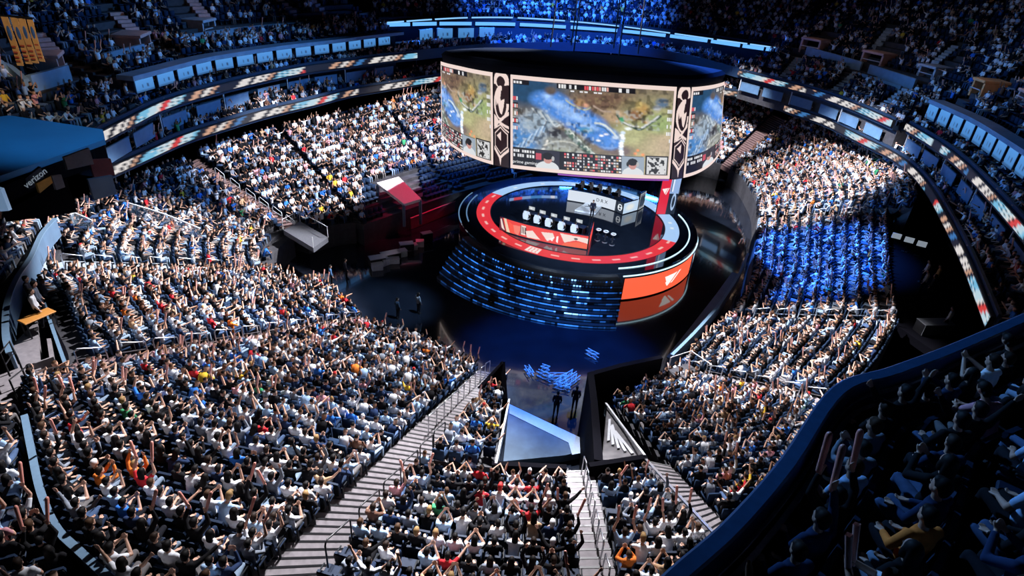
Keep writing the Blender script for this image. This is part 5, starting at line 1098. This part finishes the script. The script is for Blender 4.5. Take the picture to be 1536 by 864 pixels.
def figure(pose, stand=False, longs=False):
    arms = ARMS[pose]; ln = pose == 'leaning forward'; dz = .46 if stand else 0.0
    def f(p):
        p = np.array(p, float)
        if ln: p = np.array([p[0], p[1]+max(0, p[2]-.55)*.55, p[2]-max(0, p[2]-.6)*.16])
        return p+np.array([0, 0, dz])
    body, shirt, tro, hair, hairl, shoeA, shoeB, eyes = MB(), MB(), MB(), MB(), MB(), MB(), MB(), MB()
    tor = [((0,-.02,.44),.155,.115), ((0,-.02,.54),.15,.115), ((0,-.035,.68),.135,.10), ((0,-.045,.84),.165,.115), ((0,-.045,.94),.17,.105), ((0,-.03,1.0),.12,.08), ((0,-.015,1.035),.06,.06)]
    def torso(mb, k): mb.sweep([[f(p) for p in ellring(c, rx+k, ry+k)] for c, rx, ry in tor])
    torso(body, -.008); torso(shirt, .012)
    cap(body, [f((0,-.015,1.0)), f((0,.005,1.10))], [.055, .052])
    body.ball(f((0,.012,1.205)), (.078,.098,.112), 16, 12); body.ball(f((0,.05,1.13)), (.055,.058,.052), 12, 8); body.ball(f((0,.112,1.185)), (.015,.022,.02), 8, 6); body.ball(f((0,.098,1.135)), (.026,.016,.010), 8, 6)
    for s in (-1, 1): body.ball(f((s*.078,.005,1.185)), (.014,.024,.034), 8, 6); eyes.ball(f((s*.031,.0985,1.207)), (.013,.008,.008), 8, 6); eyes.ball(f((s*.032,.102,1.226)), (.020,.006,.005), 8, 5)
    eyes.ball(f((0,.113,1.133)), (.022,.006,.005), 8, 5)
    hair.ball(f((0,-.012,1.228)), (.088,.102,.104), 16, 12); hair.ball(f((0,.045,1.275)), (.07,.055,.045), 12, 8); hair.ball(f((0,-.055,1.16)), (.074,.05,.07), 12, 8)
    hairl.ball(f((0,-.012,1.228)), (.092,.105,.106), 16, 12); hairl.sweep([[f(p) for p in ellring((0,-.05-.25*(1.22-z)*.3,z), rx, ry, 12)] for z, rx, ry in ((1.24,.09,.07), (1.12,.098,.06), (1.0,.10,.05), (.90,.08,.035))])
    for s in (-1, 1): hairl.ball(f((s*.075,.02,1.15)), (.028,.045,.09), 10, 8)
    for s, e, w in ((1, arms[0], arms[1]), (-1, arms[2], arms[3])):
        sh = f((.175*s,-.04,.965)); e, w = f(e), f(w)
        if stand and pose == 'hands on lap': e, w = f((.24*s,-.03,.70)), f((.22*s,.06,.46))
        cap(body, [sh, e], [.054, .042]); cap(body, [e, e+(w-e)*.35, w], [.043, .041, .028]); hand(body, w, e, s, .55)
        cap(shirt, [f((.10*s,-.04,.955)), sh, sh+(e-sh)*(1.0 if longs else .62)], [.07, .072, .058])
        if longs: cap(shirt, [e, e+(w-e)*.88], [.056, .043])
        hip, kn, an = (f((.085*s,0,.48)), f((.105*s,.42,.51)), f((.11*s,.44,.09))) if not stand else (np.array((.09*s,0,.93)), np.array((.10*s,.03,.50)), np.array((.11*s,-.01,.09)))
        cap(body, [hip, kn], [.08, .055]); cap(body, [kn, kn+(an-kn)*.35, an], [.055, .054, .038])
        cap(tro, [hip, hip+(kn-hip)*.5, kn], [.098, .088, .068]); cap(tro, [kn, kn+(an-kn)*.4, an+np.array([0, 0, .02])], [.068, .064, .052])
        cap(shoeA if s > 0 else shoeB, [an+np.array([0,-.03,-.045]), an+np.array([0,.07,-.055]), an+np.array([.01*s,.15,-.06])], [.042, .042, .034])
    tro.sweep([[f(p) for p in ellring(c, rx, ry)] for c, rx, ry in (((0,-.01,.40),.16,.12), ((0,-.015,.50),.165,.128), ((0,-.02,.57),.155,.12))])
    tag_ = pose.replace(' ', '_')
    return dict(body=ev_mesh(body, 'person_body', .0095, 3, .30, m_skin), shirt=ev_mesh(shirt, 'shirt', .014, 5, .35, m_cloth), trousers=ev_mesh(tro, 'trousers', .014, 5, .35, m_trou), hair=ev_mesh(hair, 'hair', .010, 3, .35, m_hair), longhair=ev_mesh(hairl, 'hair', .010, 4, .35, m_hair), shoeA=ev_mesh(shoeA, 'shoe', .012, 2, .35, m_black), shoeB=ev_mesh(shoeB, 'shoe', .012, 2, .35, m_black), eyes=ev_mesh(eyes, 'eyes', .004, 0, 1, m_black))
FIG = {}
def fig(p, st=False, lg=False):
    k = (p, st, lg)
    if k not in FIG: FIG[k] = figure(p, st, lg)
    return FIG[k]
def person(loc, ang, pose, top, tro, hairc, longhair, skin, label, group=None, stand=False, longs=False, scale=1.0, name='person'):
    m = fig(pose, stand, longs); o = bpy.data.objects.new(name, m['body']); C.objects.link(o); o.location = Vector(loc); o.rotation_euler = (0, 0, ang); o.scale = (scale,)*3
    tag(o, label, 'person', group)
    for part, key, col in (('shirt', 'shirt', top), ('trousers', 'trousers', tro), ('hair', 'longhair' if longhair else 'hair', hairc), ('shoe', 'shoeA', None), ('shoe', 'shoeB', None), ('eyes', 'eyes', None)):
        c = bpy.data.objects.new(part, m[key]); C.objects.link(c); c.parent = o
        if col is not None: c.color = (*col, 1)
    return o
# stadium seat with parts
def seat_meshes():
    out = []
    for nm, fn, m in (('seat', lambda b: b.box((0, .05, .415), (.47, .42, .075), bev=.02), m_seat), ('backrest', lambda b: b.sweep([[(x, y0-.22-.11*(z-.42)-.02*(1-(x/.24)**2)*0, z) for x, y0 in ((-.235*w_, .03), (.235*w_, .03), (.235*w_, -.04), (-.235*w_, -.04))] for z, w_ in ((.42, .96), (.50, 1), (.78, 1), (.87, .9))]), m_seat), ('backshell', lambda b: b.sweep([[(x, y0-.27-.11*(z-.42), z) for x, y0 in ((-.22*w_, .015), (.22*w_, .015), (.22*w_, -.02), (-.22*w_, -.02))] for z, w_ in ((.34, .9), (.50, 1), (.80, 1), (.84, .9))]), m_seatf)):
        b = MB(); fn(b); o = b.build(nm, m, parent=co); out.append((nm, o.data)); bpy.data.objects.remove(o)
    for s in (-1, 1):
        b = MB(); b.box((s*.262, -.02, .60), (.045, .32, .035), bev=.01); b.box((s*.262, -.12, .30), (.035, .06, .60)); o = b.build('armrest', m_seatf, parent=co); out.append(('armrest', o.data)); bpy.data.objects.remove(o)
    return out
SEATM = seat_meshes()
def seat(loc, ang, label, group):
    r = bpy.data.objects.new('stadium_seat', None); C.objects.link(r); r.location = Vector(loc); r.rotation_euler = (0, 0, ang); r.empty_display_size = .1; tag(r, label, 'seat', group)
    for nm, me in SEATM: c = bpy.data.objects.new(nm, me); C.objects.link(c); c.parent = r
    return r
def stickm():
    b = MB(); b.tube([(0, 0, -.08), (0, 0, -.05), (0, 0, .0), (0, 0, .46), (0, 0, .50), (0, 0, .52)], [.015, .034, .036, .043, .034, .012], 14); o = b.build('inflatable_stick', mat('pink vinyl stick', (.72, .30, .24), .35, spec=.6), parent=co, smooth=True); me = o.data; bpy.data.objects.remove(o); return me
STICKM = stickm()
# ---- who is an individual: the 300 seats that show largest
vis = [s for s in SEATS if s['rp'] and -25 < s['px'] < 1561 and s['py'] < 905 and (s['deck'] or not inpoly(s['px'], s['py'], DECKPOLY))]
for s in vis: s['key'] = s['dep'] + (0 if s['deck'] else 0)
vis.sort(key=lambda s: s['key'])
rr_ = random.Random(5)
occd = [s for s in vis if rr_.random() < s['occ']]
IND = occd[:300]; ids = {id(s) for s in IND}
INDSEAT = vis[:300]; ids2 = {id(s) for s in INDSEAT}
PSHORT = {'hands on lap': 'hands down', 'both arms raised': 'arms up', 'one arm raised': 'arm up', 'clapping': 'clapping', 'holding up a phone': 'hands before face', 'leaning forward': 'leaning forward', 'pointing ahead': 'pointing', 'arms spread': 'arms spread'}
TOPD = {t[0]: t[1] for t in TOPS}
SPECIAL = [(1310, 762, 'pale blue', 'hands on lap', False), (1418, 845, 'orange', 'hands on lap', False), (1492, 800, 'black', 'hands on lap', True), (1285, 695, 'grey', 'clapping', False), (1345, 668, 'black', 'hands on lap', False), (1398, 742, 'black', 'clapping', True), (1245, 792, 'black', 'both arms raised', False), (1200, 800, 'navy', 'one arm raised', False), (1510, 730, 'pale blue', 'hands on lap', False), (1430, 690, 'navy', 'hands on lap', False), (1385, 640, 'black', 'hands on lap', False), (1490, 610, 'pink', 'leaning forward', False), (1460, 560, 'white', 'clapping', False)]
dk = [s for s in IND if s['deck']]; used = set()
for x, y, c, p, lh in SPECIAL:
    b = min((s for s in dk if id(s) not in used), key=lambda s: (s['px']-x)**2+(s['py']-y)**2, default=None)
    if b is not None: used.add(id(b)); b['spec'] = (c, p, lh)
nst = 0
for s in IND:
    a_ = math.atan2(s['d'][1], s['d'][0])-PI/2+rr_.gauss(0, .12)
    if s['deck']: q_ = S[:2]-np.array(s['p'])[:2]; q_ = q_/np.linalg.norm(q_)*.75+np.array(s['d'])*.25; a_ = math.atan2(q_[1], q_[0])-PI/2+rr_.gauss(0, .22)
    if s['deck'] and 'spec' not in s:
        c = rr_.choices(['black', 'navy', 'grey', 'pale blue', 'white', 'brown'], [.5, .18, .14, .10, .05, .03])[0]; p = rr_.choices(POSES, [.58, .01, .02, .15, .08, .12, .02, .02])[0]; lh = rr_.random() < .3
    elif 'spec' in s: c, p, lh = s['spec']
    else: c = rr_.choices([t[0] for t in TOPS], list(TW))[0]; p = rr_.choices(POSES, [.40, .07, .08, .16, .06, .12, .06, .05])[0]; lh = rr_.random() < .3
    hc = rr_.choices(HAIR, list(HW))[0]; hc = HAIR[0] if lh or (s['deck'] and 'capped' in hc[0] and rr_.random() < .7) else hc; sk = SKINS[0]
    b = rr_.uniform(.85, 1.05); top = tuple(v*b for v in TOPD[c])
    lab = 'person in %s, %s, %s %s, %s %s' % (c, PSHORT[p], ORD[s['row']], s['rp'], ORD[min(s['k'], 39)], s['sp'])
    o = person(s['p'], a_, p, top, rr_.choice(TRO), hc[1], lh, sk, lab, 'spectators in the '+s['reg']+' seats', False, rr_.random() < .5 if False else (c in ('black', 'navy', 'grey', 'orange')), rr_.uniform(.95, 1.05))
    if (p in ('both arms raised', 'one arm raised') and (s['deck'] or rr_.random() < .5)) or (s['deck'] and p == 'pointing ahead'):
        for hnd, w in (('right', ARMS[p][1]),) + ((('left', ARMS[p][3]),) if p == 'both arms raised' else ()):
            R = rotz(a_); q = np.array(s['p'])+R@(np.array(w)+np.array([0, .03, .05])); st = bpy.data.objects.new('inflatable_stick', STICKM); C.objects.link(st); st.location = Vector(q)
            st.rotation_euler = (rr_.uniform(-.5, .1), rr_.uniform(-.35, .35), a_)
            tag(st, 'pink stick, %s hand, %s %s, %s %s' % (hnd, ORD[s['row']], s['rp'], ORD[min(s['k'], 39)], s['sp']), 'inflatable stick', 'pink cheering sticks')
            nst += 1
for s in INDSEAT:
    a_ = math.atan2(s['d'][1], s['d'][0])-PI/2
    seat(s['p'], a_, 'navy folding seat, %s %s, %s %s' % (ORD[s['row']], s['rp'], ORD[min(s['k'], 39)], s['sp']), 'seats in the '+s['reg']+' rows')
# ---- the rest: one crowd, one bank of seats
tried = {id(s) for s in vis if s['key'] <= IND[-1]['key']}
REST = [s for s in SEATS if id(s) not in ids and id(s) not in tried and rng.random() < s['occ'] and (s['deck'] or not inpoly(s['px'], s['py'], DECKPOLY)) and not (s['deck'] and s['dep'] < 2.2)]
V, Q, K = crowd_arrays(REST); o = mass('crowd', V, Q, K, m_crowd); tag(o, 'thousands of seated spectators filling the farther terraces', 'crowd', kind='stuff')
RS = [s for s in SEATS if id(s) not in ids2]
V, Q, K = place_all(SEATT, np.zeros(len(RS), int), np.array([s['p'] for s in RS]), np.array([math.atan2(s['d'][1], s['d'][0])-PI/2 for s in RS]), np.ones(len(RS)), lambda sel, S: np.tile(np.array([(.014, .03, .065), (.006, .009, .014)])[S], (len(sel), 1)))
o = mass('seat_bank', V, Q, K, m_crowd); tag(o, 'navy stadium seats of the farther terraces', 'seats', kind='stuff')
print('INDIV', len(IND), 'deck', len(dk), 'rest', len(REST), 'sticks', nst, 'maxdep', IND[-1]['dep'], [round(v) for v in (IND[-1]['px'], IND[-1]['py'])])
# ---- people on the stage and floor
for p, f_, i, lab2 in PLAYERS:
    a_ = math.atan2(f_[1], f_[0])-PI/2
    person(p+np.array([0, 0, .05]), a_, 'clapping' if False else 'hands on lap', (.80, .80, .82) if i % 5 != 3 or True else (.1, .1, .1), (.01, .01, .013), HAIR[i % 2][1], False, SKINS[1], '%s seated player from the open end at the %s desk, white jersey' % (ORD[i], lab2), lab2+' team players')
def stander(px, py, z, face, top, label, pose='hands on lap', tro=(.01, .01, .015), group=None, lh=False):
    p = at(px, py, z); t = np.array(face)-p[:2]; person(p, math.atan2(t[1], t[0])-PI/2, pose, top, tro, (.01, .008, .007), lh, SKINS[1], label, group, True, True)
stander(887, 327, ZT, (5, 30), (.012, .014, .03), 'host in dark suit standing in front of the white plinth')
stander(833, 622, 0, (5, 50), (.01, .01, .014), 'person in black standing in the tunnel by the pale platform border')
stander(861, 614, 0, (5, 50), (.01, .01, .014), 'person in black standing in the tunnel close to the black drape')
for k, (x, y, c, lab) in enumerate(((597,478,(.03,.05,.08),'crew member in dark blue standing beside the case nearest the crowd'), (628,470,(.25,.28,.32),'crew member in grey standing on the floor, second from the crowd'), (498,428,(.05,.12,.25),'crew member in blue standing by the platform corner'), (520,418,(.02,.02,.03),'crew member in black standing by the platform corner'), (560,352,(.3,.4,.5),'crew member in pale blue by the end of the red barrier'), (572,350,(.05,.1,.2),'crew member in navy by the end of the red barrier'), (674,318,(.25,.05,.07),'crew member in dark red between the two barriers'), (704,402,(.02,.02,.03),'crew member in black at the end of the blue lit steps'), (1412,498,(.6,.62,.65),'crew member in white beside the grey production desk'), (1378,440,(.5,.45,.4),'crew member in beige on the dark production deck'), (1388,447,(.02,.02,.02),'crew member in black on the dark production deck'), (1396,432,(.5,.3,.12),'crew member in tan on the dark production deck'), (1380,424,(.6,.62,.65),'crew member in white at the back of the production deck'))):
    stander(x, y, 5.6 if x > 1300 else 0, (5, 50), c, lab, lh=(k % 3 == 1))
for k, (x, y) in enumerate(((66, 490), (58, 470), (70, 478))):
    stander(x, y, 9.35, (-5, 30), [(.7, .72, .75), (.02, .02, .03), (.1, .12, .16)][k], ['person in white at the orange pit table', 'person in black beyond the orange pit table', 'person in charcoal beside the orange pit table'][k])
# ================================================================ light
WARM = (.97, .95, 1.0)
spot('rig_spot_near', (4, 46, 44), (-8, 19, 6), 300000, WARM, 32, .5)
spot('rig_spot_front', (2, 50, 44), (1, 12, 8), 240000, WARM, 20, .5)
spot('rig_spot_front', (2, 50, 44), (9, 20, 6), 170000, WARM, 22, .5)
spot('rig_spot_left', (14, 46, 42), (-19, 33, 4), 430000, WARM, 24, .35)
spot('rig_spot_far', (18, 50, 42), (-18, 53, 4), 430000, WARM, 22, .35)
spot('rig_spot_far', (22, 50, 42), (-12, 66, 4), 300000, WARM, 17, .4)
spot('rig_spot_right', (-6, 44, 44), (17, 28, 3), 400000, WARM, 20, .4)
spot('rig_spot_end', (-6, 44, 42), (28, 59, 5), 430000, WARM, 23, .4)
spot('blue_spot', (2, 60, 44), (22, 43, 3.5), 900000, (.05, .22, 1.0), 19, .5)
spot('blue_floor_spot', (9, 44, 34), (3.5, 32, 0), 160000, (.03, .2, 1.0), 26, .8)
spot('tunnel_fill_spot', (3, 50, 40), (1.5, 22, 0), 80000, (.55, .72, 1.0), 9, .5)  # added fill that brightens the platform and its border
for q in (-7, 17): spot('stage_fill_spot', (q, 21, 21.5), (5.5+(q-5.5)*-.1, 50, 2.5), 52000, (.66, .80, 1.0), 25, .5)  # added stage fill, placed ahead of the scoreboard to keep glare off the deck
spot('red_spot', (-2, 60, 25), (-10, 52, 1.0), 22000, (1.0, .03, .12), 22, .7)
spot('deck_wash', (-14, 40, 34), (8, 8, 18), 58000, (.18, .45, 1.0), 26, .8)
spot('deck_wash_west', (30, 70, 44), (-34, 45, 17), 10500, (.45, .66, 1.0), 36, .9)
spot('deck_wash_east', (-20, 60, 44), (40, 62, 17), 10000, (.45, .66, 1.0), 36, .9)
spot('balcony_wash_west', (20, 60, 30), (-24, 52, 11), 60000, (.10, .38, 1.0), 40, .9)
spot('balcony_wash_east', (-20, 56, 30), (31, 50, 11), 60000, (.10, .38, 1.0), 40, .9)
spot('end_wash', (4, 60, 40), (4, 95, 15), 330000, (.03, .18, 1.0), 46, .9)
spot('bridge_wash', (-14, 24, 30), (-22, 29, 14.5), 8000, (.25, .6, 1.0), 40, .8)
spot('rig_spot_corner', (6, 56, 44), (26, 78, 4), 260000, WARM, 15, .4)
spot('blue_seat_spot', (-22, 42, 28), (-4, 63, 3), 60000, (.06, .28, 1.0), 30, .7)
spot('floor_spot', (4, 32, 30), (-9, 38, 0), 60000, (.5, .72, 1.0), 14, .8)
spot('banner_spot', (-10, 22, 30), (-26.3, 32, 18), 14000, (1.0, .78, .55), 13, .5)
